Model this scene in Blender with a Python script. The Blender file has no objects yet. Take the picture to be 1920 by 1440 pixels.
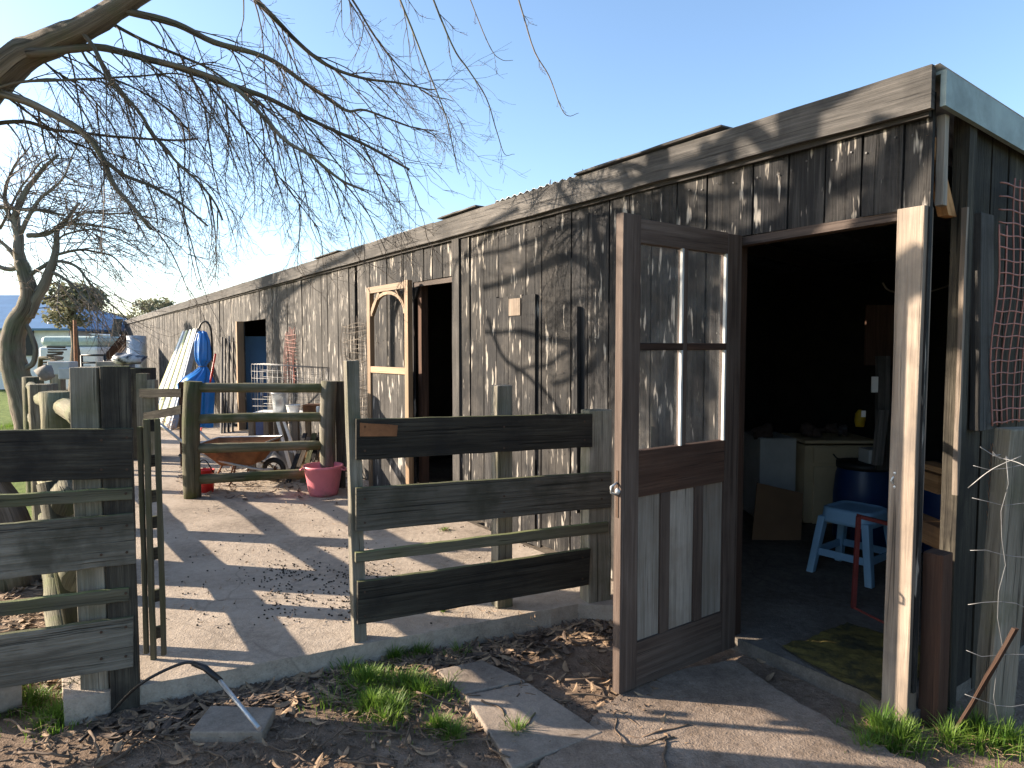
import bpy, math, random
from mathutils import Vector, noise
random.seed(7)
R = math.radians
V = Vector
sc = bpy.context.scene
col = sc.collection
# ---------------------------------------------------------------- camera
F = 1280.0; PITCH = R(3.13); CAMZ = 1.5
cd = bpy.data.cameras.new('camera'); cam = bpy.data.objects.new('camera', cd); col.objects.link(cam)
cd.sensor_width = 36; cd.lens = 36*F/1920; cd.clip_start = 0.05; cd.clip_end = 900
cam.location = (0, 0, CAMZ); cam.rotation_euler = (R(90)-PITCH, 0, 0)
sc.camera = cam
# ---------------------------------------------------------------- sun and sky
SUN = V((-0.985, 0.165, 0.352)).normalized()
w = bpy.data.worlds.new('World'); sc.world = w; w.use_nodes = True
nt = w.node_tree; nt.nodes.clear()
sky = nt.nodes.new('ShaderNodeTexSky'); sky.sky_type = 'NISHITA'; sky.sun_disc = False
sky.sun_elevation = math.asin(SUN.z); sky.sun_rotation = math.atan2(SUN.x, SUN.y)
sky.air_density = 1.0; sky.dust_density = 1.1; sky.ozone_density = 2.6; sky.altitude = 0
bg = nt.nodes.new('ShaderNodeBackground'); bg.inputs[1].default_value = 0.102
wo = nt.nodes.new('ShaderNodeOutputWorld')
nt.links.new(sky.outputs[0], bg.inputs[0]); nt.links.new(bg.outputs[0], wo.inputs[0])
ld = bpy.data.lights.new('sun', 'SUN'); ld.energy = 5.0; ld.angle = R(0.42); ld.color = (1.0, 0.85, 0.68)
lo = bpy.data.objects.new('sun', ld); col.objects.link(lo)
lo.rotation_euler = (-SUN).to_track_quat('-Z', 'Y').to_euler()
sc.view_settings.view_transform = 'Standard'; sc.view_settings.look = 'None'
sc.view_settings.exposure = 1.75; sc.view_settings.gamma = 1; sc.view_settings.use_curve_mapping = False

# ---------------------------------------------------------------- placing helpers
def ray(px, py):
    a = (px-960)/F; b = (720-py)/F
    return V((a, math.cos(PITCH)+b*math.sin(PITCH), -math.sin(PITCH)+b*math.cos(PITCH)))
def gp(px, py, z=0.0):
    r = ray(px, py); return V((0, 0, CAMZ))+r*((z-CAMZ)/r.z)
def pp(px, py, Y):
    r = ray(px, py); return V((0, 0, CAMZ))+r*(Y/r.y)
def plane_p(px, py, o, n):
    r = ray(px, py); c = V((0, 0, CAMZ)); return c+r*((o-c).dot(n)/r.dot(n))
TH = R(34.5)
D = V((-math.sin(TH), math.cos(TH), 0)); P = V((math.cos(TH), math.sin(TH), 0)); UP = V((0, 0, 1))
H = V((1.11, 3.34, 0))
def W(s, t, z): return H+D*s+P*t+UP*z
def rnd(a, b): return random.uniform(a, b)

# ---------------------------------------------------------------- mesh builder
class MB:
    def __init__(s): s.v = []; s.f = []; s.uv = []; s.mi = []; s.m = 0; s.sm = []
    def face(s, idx, uvs=None, smooth=False):
        s.f.append(tuple(idx)); s.uv.append(uvs or [(0, 0)]*len(idx)); s.mi.append(s.m); s.sm.append(smooth)
    def beam(s, p0, p1, side, nrm, w0, th, w1=None, n=1, jit=0.0, taper=0.0):
        """box from p0 to p1; w along side, th along nrm; n segments with jitter"""
        p0 = V(p0); p1 = V(p1); L = (p1-p0).length; w1 = w0 if w1 is None else w1
        ou, ov = rnd(0, 90), rnd(0, 90); b = len(s.v)
        for i in range(n+1):
            k = i/n; c = p0.lerp(p1, k); ww = (w0+(w1-w0)*k)/2
            for (a, e) in ((-1, -1), (1, -1), (1, 1), (-1, 1)):
                s.v.append(c+side*(a*ww+rnd(-jit, jit))+nrm*(e*th/2+rnd(-jit, jit)*.5))
        wm = max(w0, w1)
        vo = [0, wm, wm+th, 2*wm+th, 2*wm+2*th]
        for i in range(n):
            u0, u1 = ou+L*i/n, ou+L*(i+1)/n
            for j in range(4):
                q = b+i*4
                s.face((q+j, q+(j+1) % 4, q+4+(j+1) % 4, q+4+j), [(u0, ov+vo[j]), (u0, ov+vo[j+1]), (u1, ov+vo[j+1]), (u1, ov+vo[j])])
        e = b+n*4
        s.face((b+3, b+2, b+1, b), [(ou, ov), (ou+.02, ov+wm), (ou+.04, ov+wm), (ou+.05, ov)])
        s.face((e, e+1, e+2, e+3), [(ou, ov), (ou+.02, ov+wm), (ou+.04, ov+wm), (ou+.05, ov)])
        return s
    def box(s, c, dx, dy, dz, ax=None, ay=None, jit=0):
        ax = ax or V((1, 0, 0)); ay = ay or V((0, 1, 0)); az = ax.cross(ay).normalized()
        d = [(dx, ax), (dy, ay), (dz, az)]; d.sort(key=lambda q: -q[0])
        (L, l), (a, sa), (t, na) = d
        if l.cross(sa).dot(na) < 0: na = -na
        return s.beam(V(c)-l*L/2, V(c)+l*L/2, sa, na, a, t, jit=jit)
    def qboard(s, tl, tr, br, bl, nrm, th, n=8, jit=.0015):
        """board given by four corners of its front; nrm points to the viewer"""
        ou, ov = rnd(0, 90), rnd(0, 90); b = len(s.v); L = (tr-tl).length
        for i in range(n+1):
            k = i/n; a = tl.lerp(tr, k); c = bl.lerp(br, k)
            j1, j2 = rnd(-jit, jit), rnd(-jit, jit)
            a = a+UP*j1; c = c+UP*j2
            s.v += [a, c, c-nrm*th, a-nrm*th]
        for i in range(n):
            u0, u1 = ou+L*i/n, ou+L*(i+1)/n; q = b+i*4
            w0 = (tl-bl).length; vo = [0, w0, w0+th, 2*w0+th, 2*w0+2*th]
            for j in range(4):
                s.face((q+j, q+(j+1) % 4, q+4+(j+1) % 4, q+4+j), [(u0, ov+vo[j]), (u0, ov+vo[j+1]), (u1, ov+vo[j+1]), (u1, ov+vo[j])])
        e = b+n*4
        s.face((b+3, b+2, b+1, b), [(ou, ov), (ou, ov+.1), (ou+.03, ov+.1), (ou+.03, ov)])
        s.face((e, e+1, e+2, e+3), [(ou, ov), (ou, ov+.1), (ou+.03, ov+.1), (ou+.03, ov)])
        return s
    def tube(s, pts, rad, sides=6, cap=True, jit=0.0, smooth=True):
        pts = [V(p) for p in pts]; n = len(pts)
        if isinstance(rad, (int, float)): rad = [rad]*n
        b = len(s.v); ou, ov = rnd(0, 50), rnd(0, 50); L = 0
        t = (pts[1]-pts[0]).normalized(); x = t.orthogonal().normalized()
        us = []
        for i in range(n):
            t = (pts[min(i+1, n-1)]-pts[max(i-1, 0)])
            if t.length < 1e-9: t = V((0, 0, 1))
            t.normalize(); x = (x-t*x.dot(t))
            if x.length < 1e-6: x = t.orthogonal()
            x.normalize(); y = t.cross(x)
            if i: L += (pts[i]-pts[i-1]).length
            us.append(L)
            for k in range(sides):
                a = 2*math.pi*k/sides; rr = rad[i]*(1+rnd(-jit, jit))
                s.v.append(pts[i]+(x*math.cos(a)+y*math.sin(a))*rr)
        c = 2*math.pi*max(rad)
        for i in range(n-1):
            for k in range(sides):
                q = b+i*sides; k2 = (k+1) % sides
                s.face((q+k, q+k2, q+sides+k2, q+sides+k), [(ou+us[i], ov+c*k/sides), (ou+us[i], ov+c*(k+1)/sides), (ou+us[i+1], ov+c*(k+1)/sides), (ou+us[i+1], ov+c*k/sides)], smooth)
        if cap:
            s.face([b+k for k in range(sides)][::-1], [(ou+.1*math.cos(6.28*k/sides), ov+.1*math.sin(6.28*k/sides)) for k in range(sides)])
            e = b+(n-1)*sides; s.face([e+k for k in range(sides)], [(ou+.1*math.cos(6.28*k/sides), ov+.1*math.sin(6.28*k/sides)) for k in range(sides)])
        return s
    def lathe(s, c, prof, n=24, cap0=True, jit=0):
        c = V(c); b = len(s.v); ou = rnd(0, 9)
        for (r, z) in prof:
            for k in range(n):
                a = 2*math.pi*k/n; s.v.append(c+V((r*math.cos(a), r*math.sin(a), z)))
        for i in range(len(prof)-1):
            for k in range(n):
                q = b+i*n; k2 = (k+1) % n
                s.face((q+k, q+k2, q+n+k2, q+n+k), [(ou+prof[i][1], k/n), (ou+prof[i][1], (k+1)/n), (ou+prof[i+1][1], (k+1)/n), (ou+prof[i+1][1], k/n)], True)
        if cap0: s.face([b+k for k in range(n)][::-1])
        return s
    def blob(s, c, rx, ry, rz, n=8, m=6, jit=.15, smooth=True):
        c = V(c); b = len(s.v); sd = V((rnd(0, 99), rnd(0, 99), rnd(0, 99)))
        for i in range(m+1):
            ph = math.pi*i/m
            for k in range(n):
                a = 2*math.pi*k/n; d = V((math.sin(ph)*math.cos(a), math.sin(ph)*math.sin(a), math.cos(ph)))
                j = 1+jit*noise.noise(d*1.7+sd)*2
                s.v.append(c+V((d.x*rx, d.y*ry, d.z*rz))*j)
        for i in range(m):
            for k in range(n):
                q = b+i*n; k2 = (k+1) % n
                s.face((q+k, q+n+k, q+n+k2, q+k2), [(k/n, i/m), (k/n, (i+1)/m), ((k+1)/n, (i+1)/m), ((k+1)/n, i/m)], smooth)
        return s
    def sheet(s, fn, nu, nv, smooth=True, uvs=1.0):
        b = len(s.v)
        for i in range(nu+1):
            for j in range(nv+1): s.v.append(V(fn(i/nu, j/nv)))
        for i in range(nu):
            for j in range(nv):
                q = b+i*(nv+1)+j
                s.face((q, q+nv+1, q+nv+2, q+1), [(i/nu*uvs, j/nv*uvs), ((i+1)/nu*uvs, j/nv*uvs), ((i+1)/nu*uvs, (j+1)/nv*uvs), (i/nu*uvs, (j+1)/nv*uvs)], smooth)
        return s
    def build(s, name, mat, parent=None, bevel=0, solid=0, label=None):
        root = V((0, 0, 0)); p = parent
        while p is not None: root = root+p.location; p = p.parent
        me = bpy.data.meshes.new(name); me.from_pydata([v-root for v in s.v], [], s.f)
        ul = me.uv_layers.new(name='UVMap'); data = []
        for u in s.uv:
            for q in u: data += [q[0], q[1]]
        ul.data.foreach_set('uv', data)
        me.polygons.foreach_set('use_smooth', s.sm)
        for m_ in (mat if isinstance(mat, (list, tuple)) else [mat]): me.materials.append(m_)
        me.polygons.foreach_set('material_index', s.mi)
        me.update(); o = bpy.data.objects.new(name, me); col.objects.link(o)
        if parent is not None: o.parent = parent
        if bevel:
            m_ = o.modifiers.new('bevel', 'BEVEL'); m_.width = bevel; m_.segments = 2; m_.limit_method = 'ANGLE'; m_.angle_limit = R(40)
        if solid:
            m_ = o.modifiers.new('solid', 'SOLIDIFY'); m_.thickness = solid; m_.offset = 0
        if label: o['label'] = label
        return o
def tag(o, label, cat, group=None):
    o['label'] = label; o['category'] = cat
    if group: o['group'] = group
    return o
def kind(o, k='structure', label=None, cat=None):
    o['kind'] = k
    if label: o['label'] = label
    if cat: o['category'] = cat
    return o
def thing(name, label, cat, loc, group=None):
    o = bpy.data.objects.new(name, None); col.objects.link(o); o.location = loc; o.empty_display_size = .1
    return tag(o, label, cat, group)
def spline(pts, n=6, wob=0.0):
    pts = [V(p) for p in pts]; out = []
    q = [pts[0]*2-pts[1]]+pts+[pts[-1]*2-pts[-2]]
    for i in range(1, len(q)-2):
        a, b, c, d = q[i-1:i+3]
        for k in range(n):
            t = k/n
            v = .5*((2*b)+(c-a)*t+(2*a-5*b+4*c-d)*t*t+(3*b-a-3*c+d)*t*t*t)
            if wob: v = v+noise.noise_vector(v*3.1)*wob
            out.append(v)
    out.append(pts[-1]); return out

# ---------------------------------------------------------------- materials
def newmat(name):
    m = bpy.data.materials.new(name); m.use_nodes = True; t = m.node_tree
    b = t.nodes['Principled BSDF']; return m, t, b
def N(t, typ, **kw):
    n = t.nodes.new('ShaderNode'+typ)
    for k, v in kw.items():
        if k.startswith('i'): n.inputs[int(k[1:])].default_value = v
        else: setattr(n, k, v)
    return n
def noise_n(t, vec, scale, detail=6, rough=.6, dist=0):
    n = N(t, 'TexNoise'); n.inputs['Scale'].default_value = scale; n.inputs['Detail'].default_value = detail
    n.inputs['Roughness'].default_value = rough; n.inputs['Distortion'].default_value = dist
    t.links.new(vec, n.inputs['Vector']); return n.outputs['Fac']
def mapp(t, vec, sc_):
    n = N(t, 'Mapping'); n.inputs['Scale'].default_value = sc_; t.links.new(vec, n.inputs['Vector']); return n.outputs[0]
def ramp(t, fac, stops, interp='LINEAR'):
    n = N(t, 'ValToRGB'); cr = n.color_ramp; cr.interpolation = interp
    while len(cr.elements) < len(stops): cr.elements.new(.5)
    for e, (p, c) in zip(cr.elements, stops):
        e.position = p; e.color = (c[0], c[1], c[2], 1) if isinstance(c, (tuple, list)) else (c, c, c, 1)
    t.links.new(fac, n.inputs[0]); return n.outputs[0]
def mix(t, fac, a, b, mode='MIX'):
    n = N(t, 'Mix', data_type='RGBA', blend_type=mode)
    for i, v in ((0, fac), (6, a), (7, b)):
        if isinstance(v, (int, float)): n.inputs[i].default_value = v
        elif isinstance(v, (tuple, list)): n.inputs[i].default_value = (v[0], v[1], v[2], 1)
        else: t.links.new(v, n.inputs[i])
    return n.outputs[2]
def math_n(t, op, a, b=None):
    n = N(t, 'Math', operation=op)
    for i, v in ((0, a), (1, b)):
        if v is None: continue
        if isinstance(v, (int, float)): n.inputs[i].default_value = v
        else: t.links.new(v, n.inputs[i])
    return n.outputs[0]
def bump(t, b, h, strength=.4, dist=.01):
    n = N(t, 'Bump'); n.inputs['Strength'].default_value = strength; n.inputs['Distance'].default_value = dist
    t.links.new(h, n.inputs['Height']); t.links.new(n.outputs[0], b.inputs['Normal'])

def wood(name, dark, mid, light, stain=None, stain_amt=.5, moss=None, rough=.85, grain=1.0, bmp=.5, spec=.25, streak=None, warp=.25):
    m, t, b = newmat(name); tc = N(t, 'TexCoord'); uv = tc.outputs['UV']; ob = tc.outputs['Object']
    g = noise_n(t, mapp(t, uv, (1.6, 45*grain, 1)), 1.0, 8, .65, warp)
    fine = noise_n(t, mapp(t, uv, (5, 190*grain, 1)), 1.0, 4, .6)
    big = noise_n(t, mapp(t, uv, (.9, 4.5, 1)), 1.0, 5, .6, .3)
    s = math_n(t, 'ADD', math_n(t, 'MULTIPLY', g, .5), math_n(t, 'MULTIPLY', big, .35))
    s = math_n(t, 'ADD', s, math_n(t, 'MULTIPLY', fine, .15))
    c = ramp(t, s, [(.34, dark), (.5, mid), (.66, light)])
    crack = ramp(t, noise_n(t, mapp(t, uv, (1.1, 75*grain, 1)), 1.0, 3, .5, 1.0), [(.33, 0.0), (.37, 1.0)])
    c = mix(t, math_n(t, 'MULTIPLY', math_n(t, 'SUBTRACT', 1.0, crack), .7), c, tuple(x*.25 for x in dark))
    tone = ramp(t, noise_n(t, mapp(t, uv, (.03, 1.1, 1)), 1.0, 1, .5), [(.3, .55), (.7, 1.5)])
    c = mix(t, 1.0, c, tone, 'MULTIPLY')
    if stain:
        st = ramp(t, noise_n(t, ob, 3.2, 6, .6), [(.47, 0.0), (.62, 1.0)])
        c = mix(t, math_n(t, 'MULTIPLY', st, stain_amt), c, stain)
    if streak:
        sk = noise_n(t, mapp(t, uv, (4.2, 24, 1)), 1.0, 3, .55)
        sk2 = noise_n(t, mapp(t, uv, (1.3, 2.0, 1)), 1.0, 2, .5)
        k = ramp(t, math_n(t, 'ADD', math_n(t, 'MULTIPLY', sk, .75), math_n(t, 'MULTIPLY', sk2, .25)), [((streak[4] if len(streak) > 4 else .585), 0.0), ((streak[4] if len(streak) > 4 else .585)+.05, 1.0)])
        c = mix(t, math_n(t, 'MULTIPLY', k, streak[3]), c, streak[:3])
    if moss:
        ge = N(t, 'NewGeometry'); sx = N(t, 'SeparateXYZ'); t.links.new(ge.outputs['Normal'], sx.inputs[0])
        k = ramp(t, math_n(t, 'ADD', sx.outputs[2], math_n(t, 'MULTIPLY', noise_n(t, ob, 7, 5, .6), 1.2)), [(.62+moss[3], 0.0), (.95+moss[3], 1.0)])
        c = mix(t, math_n(t, 'MULTIPLY', k, .75), c, moss[:3])
    t.links.new(c, b.inputs['Base Color']); b.inputs['Roughness'].default_value = rough
    b.inputs['Specular IOR Level'].default_value = spec
    bump(t, b, math_n(t, 'ADD', math_n(t, 'ADD', g, fine), math_n(t, 'MULTIPLY', crack, .8)), bmp, .006)
    return m
def plain(name, c, rough=.6, metal=0, var=.25, scale=8, spec=.4, bmp=.15, c2=None, thr=(.5, .65)):
    m, t, b = newmat(name); tc = N(t, 'TexCoord'); ob = tc.outputs['Object']
    n1 = noise_n(t, ob, scale, 6, .65)
    cc = ramp(t, n1, [(.3, tuple(x*(1-var) for x in c)), (.7, tuple(min(1, x*(1+var)) for x in c))])
    if c2:
        k = ramp(t, noise_n(t, ob, scale*.6, 8, .7, .4), [(thr[0], 0.0), (thr[1], 1.0)]); cc = mix(t, k, cc, c2)
    t.links.new(cc, b.inputs['Base Color']); b.inputs['Roughness'].default_value = rough; b.inputs['Metallic'].default_value = metal
    b.inputs['Specular IOR Level'].default_value = spec
    if bmp: bump(t, b, noise_n(t, ob, scale*5, 5, .6), bmp, .004)
    return m
MOSS = (.075, .085, .03)
M = {}
M['tar'] = wood('tarred board', (.004, .004, .005), (.014, .0138, .0145), (.058, .056, .054), stain=(.07, .063, .056), stain_amt=.5, streak=(.42, .38, .33, .7, .575), rough=.8, bmp=.8, spec=.2)
M['weather'] = wood('weathered board', (.016, .015, .014), (.055, .051, .047), (.13, .12, .11), stain=(.02, .019, .018), stain_amt=.75, streak=(.46, .42, .37, .75, .575), bmp=.7)
M['fascia'] = wood('fascia timber', (.022, .021, .02), (.075, .07, .065), (.16, .148, .135), stain=(.028, .027, .026), stain_amt=.6, bmp=.7)
M['rail'] = wood('fence board', (.014, .012, .009), (.052, .045, .034), (.125, .11, .082), stain=(.014, .012, .011), stain_amt=.8, moss=(.10, .105, .045, .35), bmp=.9, warp=.9)
M['railpale'] = wood('pale fence board', (.05, .046, .03), (.115, .105, .07), (.20, .185, .125), stain=(.075, .08, .03), stain_amt=.5, moss=(.14, .16, .06, .3), bmp=.6)
M['rail2'] = wood('grey fence board', (.035, .031, .024), (.12, .108, .086), (.23, .21, .17), stain=(.04, .038, .025), stain_amt=.7, moss=(.10, .105, .045, .35), bmp=1.0, warp=1.1)
M['post'] = wood('fence post', (.055, .049, .038), (.16, .145, .115), (.29, .265, .215), stain=(.09, .09, .05), stain_amt=.6, moss=(.12, .14, .05, .45), bmp=.9, grain=.7)
M['round'] = wood('round rail', (.045, .042, .025), (.115, .105, .065), (.22, .20, .13), stain=(.06, .075, .02), stain_amt=.7, moss=(.09, .12, .03, .45), bmp=.8, grain=.6)
M['doorwood'] = wood('door timber', (.022, .014, .011), (.062, .043, .034), (.12, .09, .073), stain=(.09, .068, .055), stain_amt=.4, bmp=.4, rough=.75)
M['doorpanel'] = wood('door panel', (.10, .085, .07), (.24, .21, .175), (.36, .32, .28), stain=(.14, .10, .07), stain_amt=.4, bmp=.5)
M['pine'] = wood('new pine', (.14, .085, .045), (.22, .145, .085), (.29, .20, .125), stain=(.14, .10, .065), stain_amt=.3, bmp=.2, rough=.6)
M['jamb'] = wood('door post timber', (.07, .055, .042), (.17, .135, .105), (.27, .225, .18), stain=(.09, .084, .078), stain_amt=.45, bmp=.4)
M['brownpost'] = wood('brown timber', (.02, .010, .007), (.055, .028, .018), (.095, .055, .038), stain=(.04, .026, .02), stain_amt=.4, bmp=.4)
M['orangewood'] = wood('bare orange timber', (.12, .06, .025), (.30, .16, .07), (.42, .25, .12), stain=(.05, .03, .02), stain_amt=.6, bmp=.5)
M['bark'] = wood('bark', (.035, .028, .02), (.115, .09, .065), (.24, .20, .155), stain=(.10, .12, .06), stain_amt=.45, moss=(.13, .16, .08, .5), bmp=1.0, grain=.35)
M['bark2'] = wood('pale bark', (.07, .058, .045), (.19, .16, .125), (.34, .30, .24), stain=(.2, .19, .14), stain_amt=.45, bmp=1.0, grain=.35)
M['twig2'] = plain('pale twig bark', (.15, .12, .10), .8, var=.4, scale=5, bmp=0)
M['twig'] = plain('twig bark', (.10, .07, .048), .8, var=.4, scale=5, bmp=0)
M['galv'] = plain('galvanised steel', (.42, .44, .45), .45, .7, .2, 20)
M['wire'] = plain('grey wire', (.20, .20, .20), .5, .6, .3, 30, bmp=0)
M['rust'] = plain('rusty steel', (.22, .095, .04), .85, .1, .35, 9, c2=(.10, .045, .025), bmp=.4)
M['darkrust'] = plain('dark rust', (.06, .035, .022), .85, .1, .35, 9)
M['barge'] = plain('grey green capping', (.22, .27, .26), .6, .1, .2, 6, c2=(.13, .16, .15), thr=(.5, .75))
M['pink'] = plain('pink plastic', (.60, .17, .20), .45, var=.1, scale=5, spec=.5, bmp=.05, c2=(.40, .15, .15))
M['red'] = plain('red plastic', (.60, .025, .02), .4, var=.15, scale=6, spec=.5, bmp=0)
M['bluetarp'] = plain('blue tarpaulin', (.002, .15, .48), .32, var=.15, scale=9, spec=.6, bmp=.1)
M['bluebarrel'] = plain('blue barrel plastic', (.003, .026, .10), .4, var=.15, scale=5, spec=.5, bmp=0)
M['bluedoor'] = plain('blue paint', (.12, .27, .5), .5, var=.12, scale=3)
M['stool'] = plain('pale blue plastic', (.20, .36, .52), .45, var=.08, scale=5, spec=.4, bmp=0)
M['black'] = plain('black plastic', (.012, .012, .013), .5, var=.3, scale=10)
M['cream'] = plain('cream paint', (.50, .40, .25), .6, var=.12, scale=4, c2=(.40, .30, .18), thr=(.55, .8))
M['whitegrey'] = plain('grey white paint', (.42, .43, .42), .6, var=.15, scale=5)
M['white'] = plain('white paint', (.72, .72, .70), .6, var=.1, scale=4, c2=(.5, .48, .42), thr=(.6, .8))
M['card'] = plain('cardboard', (.17, .10, .055), .9, var=.15, scale=4)
M['hay'] = plain('hay', (.22, .16, .07), .95, var=.5, scale=14, bmp=1.0)
M['concrete2'] = plain('stone', (.24, .22, .20), .9, var=.25, scale=6, bmp=.6, c2=(.15, .14, .12))
M['orangenet'] = plain('orange plastic netting', (.30, .12, .09), .6, var=.4, scale=6, bmp=0)
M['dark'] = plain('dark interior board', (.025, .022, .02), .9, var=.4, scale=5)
M['mat'] = plain('worn straw coloured mat', (.12, .09, .02), .95, var=.6, scale=10, bmp=1, c2=(.03, .028, .012), thr=(.45, .6))
M['leaflit'] = plain('dead leaves', (.24, .16, .095), .8, var=.5, scale=9, bmp=.2)
M['leafdark'] = plain('dark rotting leaves', (.095, .066, .047), .85, var=.5, scale=9, bmp=.2)
M['leafdark2'] = plain('brown leaf crumbs', (.11, .075, .05), .85, var=.5, scale=9, bmp=.2)
M['dung'] = plain('droppings', (.022, .017, .013), .8, var=.3, scale=30, bmp=0)
M['string'] = plain('coarse net string', (.15, .125, .10), .9, var=.3, scale=20, bmp=0)
def grassmat(name, a, b_):
    m, t, b = newmat(name); tc = N(t, 'TexCoord')
    c = ramp(t, noise_n(t, tc.outputs['Object'], 14, 3, .6), [(.3, a), (.7, b_)])
    t.links.new(c, b.inputs['Base Color']); b.inputs['Roughness'].default_value = .5; b.inputs['Specular IOR Level'].default_value = .3
    tr = N(t, 'BsdfTranslucent'); t.links.new(c, tr.inputs[0]); ms = N(t, 'MixShader', i0=.4)
    t.links.new(b.outputs[0], ms.inputs[1]); t.links.new(tr.outputs[0], ms.inputs[2]); t.links.new(ms.outputs[0], t.nodes['Material Output'].inputs[0])
    return m
M['grass'] = grassmat('grass blades', (.05, .12, .012), (.19, .29, .045))
M['leafgreen'] = grassmat('olive foliage', (.10, .11, .06), (.22, .21, .13))
M['leafyellow'] = grassmat('yellow leaves', (.45, .35, .04), (.60, .50, .10))
# glass
m, t, b = newmat('dusty glass'); b.inputs['Roughness'].default_value = .08; b.inputs['Base Color'].default_value = (.9, .9, .9, 1)
tr = N(t, 'BsdfTransparent'); gl = N(t, 'BsdfGlossy'); gl.inputs['Roughness'].default_value = .04; df = N(t, 'BsdfDiffuse'); df.inputs[0].default_value = (.5, .5, .48, 1)
m1 = N(t, 'MixShader'); m2 = N(t, 'MixShader')
m1.inputs[0].default_value = .035; t.links.new(tr.outputs[0], m1.inputs[1]); t.links.new(gl.outputs[0], m1.inputs[2])
tc = N(t, 'TexCoord'); k = ramp(t, noise_n(t, tc.outputs['Object'], 9, 6, .7), [(.45, .02), (.8, .12)])
t.links.new(k, m2.inputs[0]); t.links.new(m1.outputs[0], m2.inputs[1]); t.links.new(df.outputs[0], m2.inputs[2]); t.links.new(m2.outputs[0], t.nodes['Material Output'].inputs[0])
M['glass'] = m
def groundmat(name, a, b_, c_, gravel=(.3, .26, .22), scale=1.0, grass_out=False, bstr=.7):
    m, t, b = newmat(name); tc = N(t, 'TexCoord'); ob = tc.outputs['Object']
    n1 = noise_n(t, ob, 1.7*scale, 8, .65, .3); n2 = noise_n(t, ob, 22*scale, 6, .7); n3 = noise_n(t, ob, 120*scale, 4, .6)
    s = math_n(t, 'ADD', math_n(t, 'MULTIPLY', n1, .5), math_n(t, 'ADD', math_n(t, 'MULTIPLY', n2, .3), math_n(t, 'MULTIPLY', n3, .2)))
    c = ramp(t, s, [(.36, a), (.5, b_), (.64, c_)])
    k = ramp(t, noise_n(t, ob, 190*scale, 2, .5), [(.66, 0.0), (.72, 1.0)])
    c = mix(t, math_n(t, 'MULTIPLY', k, .5), c, gravel)
    vo = N(t, 'TexVoronoi', feature='DISTANCE_TO_EDGE'); vo.inputs['Scale'].default_value = .55
    wv = N(t, 'Mix', data_type='VECTOR')
    nn = N(t, 'TexNoise'); nn.inputs['Scale'].default_value = 2.5; t.links.new(ob, nn.inputs['Vector'])
    wv.inputs[0].default_value = .25; t.links.new(ob, wv.inputs[4]); t.links.new(nn.outputs['Color'], wv.inputs[5]); t.links.new(wv.outputs[1], vo.inputs['Vector'])
    ck = ramp(t, vo.outputs['Distance'], [(.0, 1.0), (.004, 0.0)])
    if not grass_out: c = mix(t, math_n(t, 'MULTIPLY', ck, .3), c, tuple(x*.3 for x in a))
    if grass_out:
        ln = N(t, 'Vector' + 'Math', operation='LENGTH'); t.links.new(ob, ln.inputs[0])
        g = ramp(t, noise_n(t, ob, 6, 6, .7), [(.3, (.06, .10, .02)), (.7, (.17, .22, .06))])
        k2 = ramp(t, math_n(t, 'ADD', math_n(t, 'MULTIPLY', ln.outputs['Value'], .1), math_n(t, 'MULTIPLY', noise_n(t, ob, .8, 5, .6), .5)), [(.88, 0.0), (1.0, 1.0)])
        c = mix(t, k2, c, g)
    t.links.new(c, b.inputs['Base Color']); b.inputs['Roughness'].default_value = .95; b.inputs['Specular IOR Level'].default_value = .15
    bump(t, b, math_n(t, 'ADD', n2, math_n(t, 'MULTIPLY', n3, .5)), bstr, .02)
    return m
M['soil'] = groundmat('bare soil', (.07, .048, .034), (.19, .135, .095), (.34, .255, .19), grass_out=True, bstr=1)
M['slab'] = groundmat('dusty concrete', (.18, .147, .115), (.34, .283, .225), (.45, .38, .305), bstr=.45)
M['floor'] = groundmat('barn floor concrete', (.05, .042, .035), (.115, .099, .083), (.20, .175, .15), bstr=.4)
M['tile'] = groundmat('paving slab', (.12, .097, .078), (.23, .188, .15), (.34, .28, .225), bstr=.3)

# ================================================================ GROUND
SZ = .09
def gz(x, y):
    return -.012+noise.noise(V((x*1.3, y*1.3, 0)))*.018+noise.noise(V((x*5, y*5, 3)))*.008
g = MB()
g.sheet(lambda u, v: (lambda x, y: V((x, y, gz(x, y))))(-6+12*u, .6+9*v), 150, 110)
g.sheet(lambda u, v: V((-500+494*u, -200+900*v, -.03)), 4, 4, False)
g.sheet(lambda u, v: V((6+494*u, -200+900*v, -.03)), 4, 4, False)
g.sheet(lambda u, v: V((-6+12*u, -200+200.6*v, -.03)), 2, 4, False)
g.sheet(lambda u, v: V((-6+12*u, 9.6+690*v, -.03)), 2, 4, False)
kind(g.build('ground', M['soil']))
# concrete yard
FE0 = gp(122, 1312, SZ); FE1 = gp(1085, 1132, SZ)
s_ = MB(); fd = (FE1-FE0).normalized()
rr_ = W(.35, -.02, SZ)
front = []
for i in range(41):
    k = i/40; p = FE0.lerp(FE1, k)+V((0, 0, 0)); p += V((rnd(-.006, .006), rnd(-.006, .006), 0)); front.append(p)
front.append(rr_)
back = []
for p in front:
    q = (p-FE0).dot(fd)
    back.append(p+D*30)
nf = len(front)
for p, q in zip(front, back):
    s_.v += [V((p.x, p.y, SZ)), V((q.x, q.y, SZ)), V((p.x, p.y, -.1))+V((.2, -1, 0)).normalized()*.012]
for i in range(nf-1):
    a = i*3; s_.face((a, a+3, a+4, a+1)); s_.face((a+2, a+5, a+3, a))
a0 = 0; s_.face((2, 0, 1))
kind(s_.build('concrete_yard', M['slab']))
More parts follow.
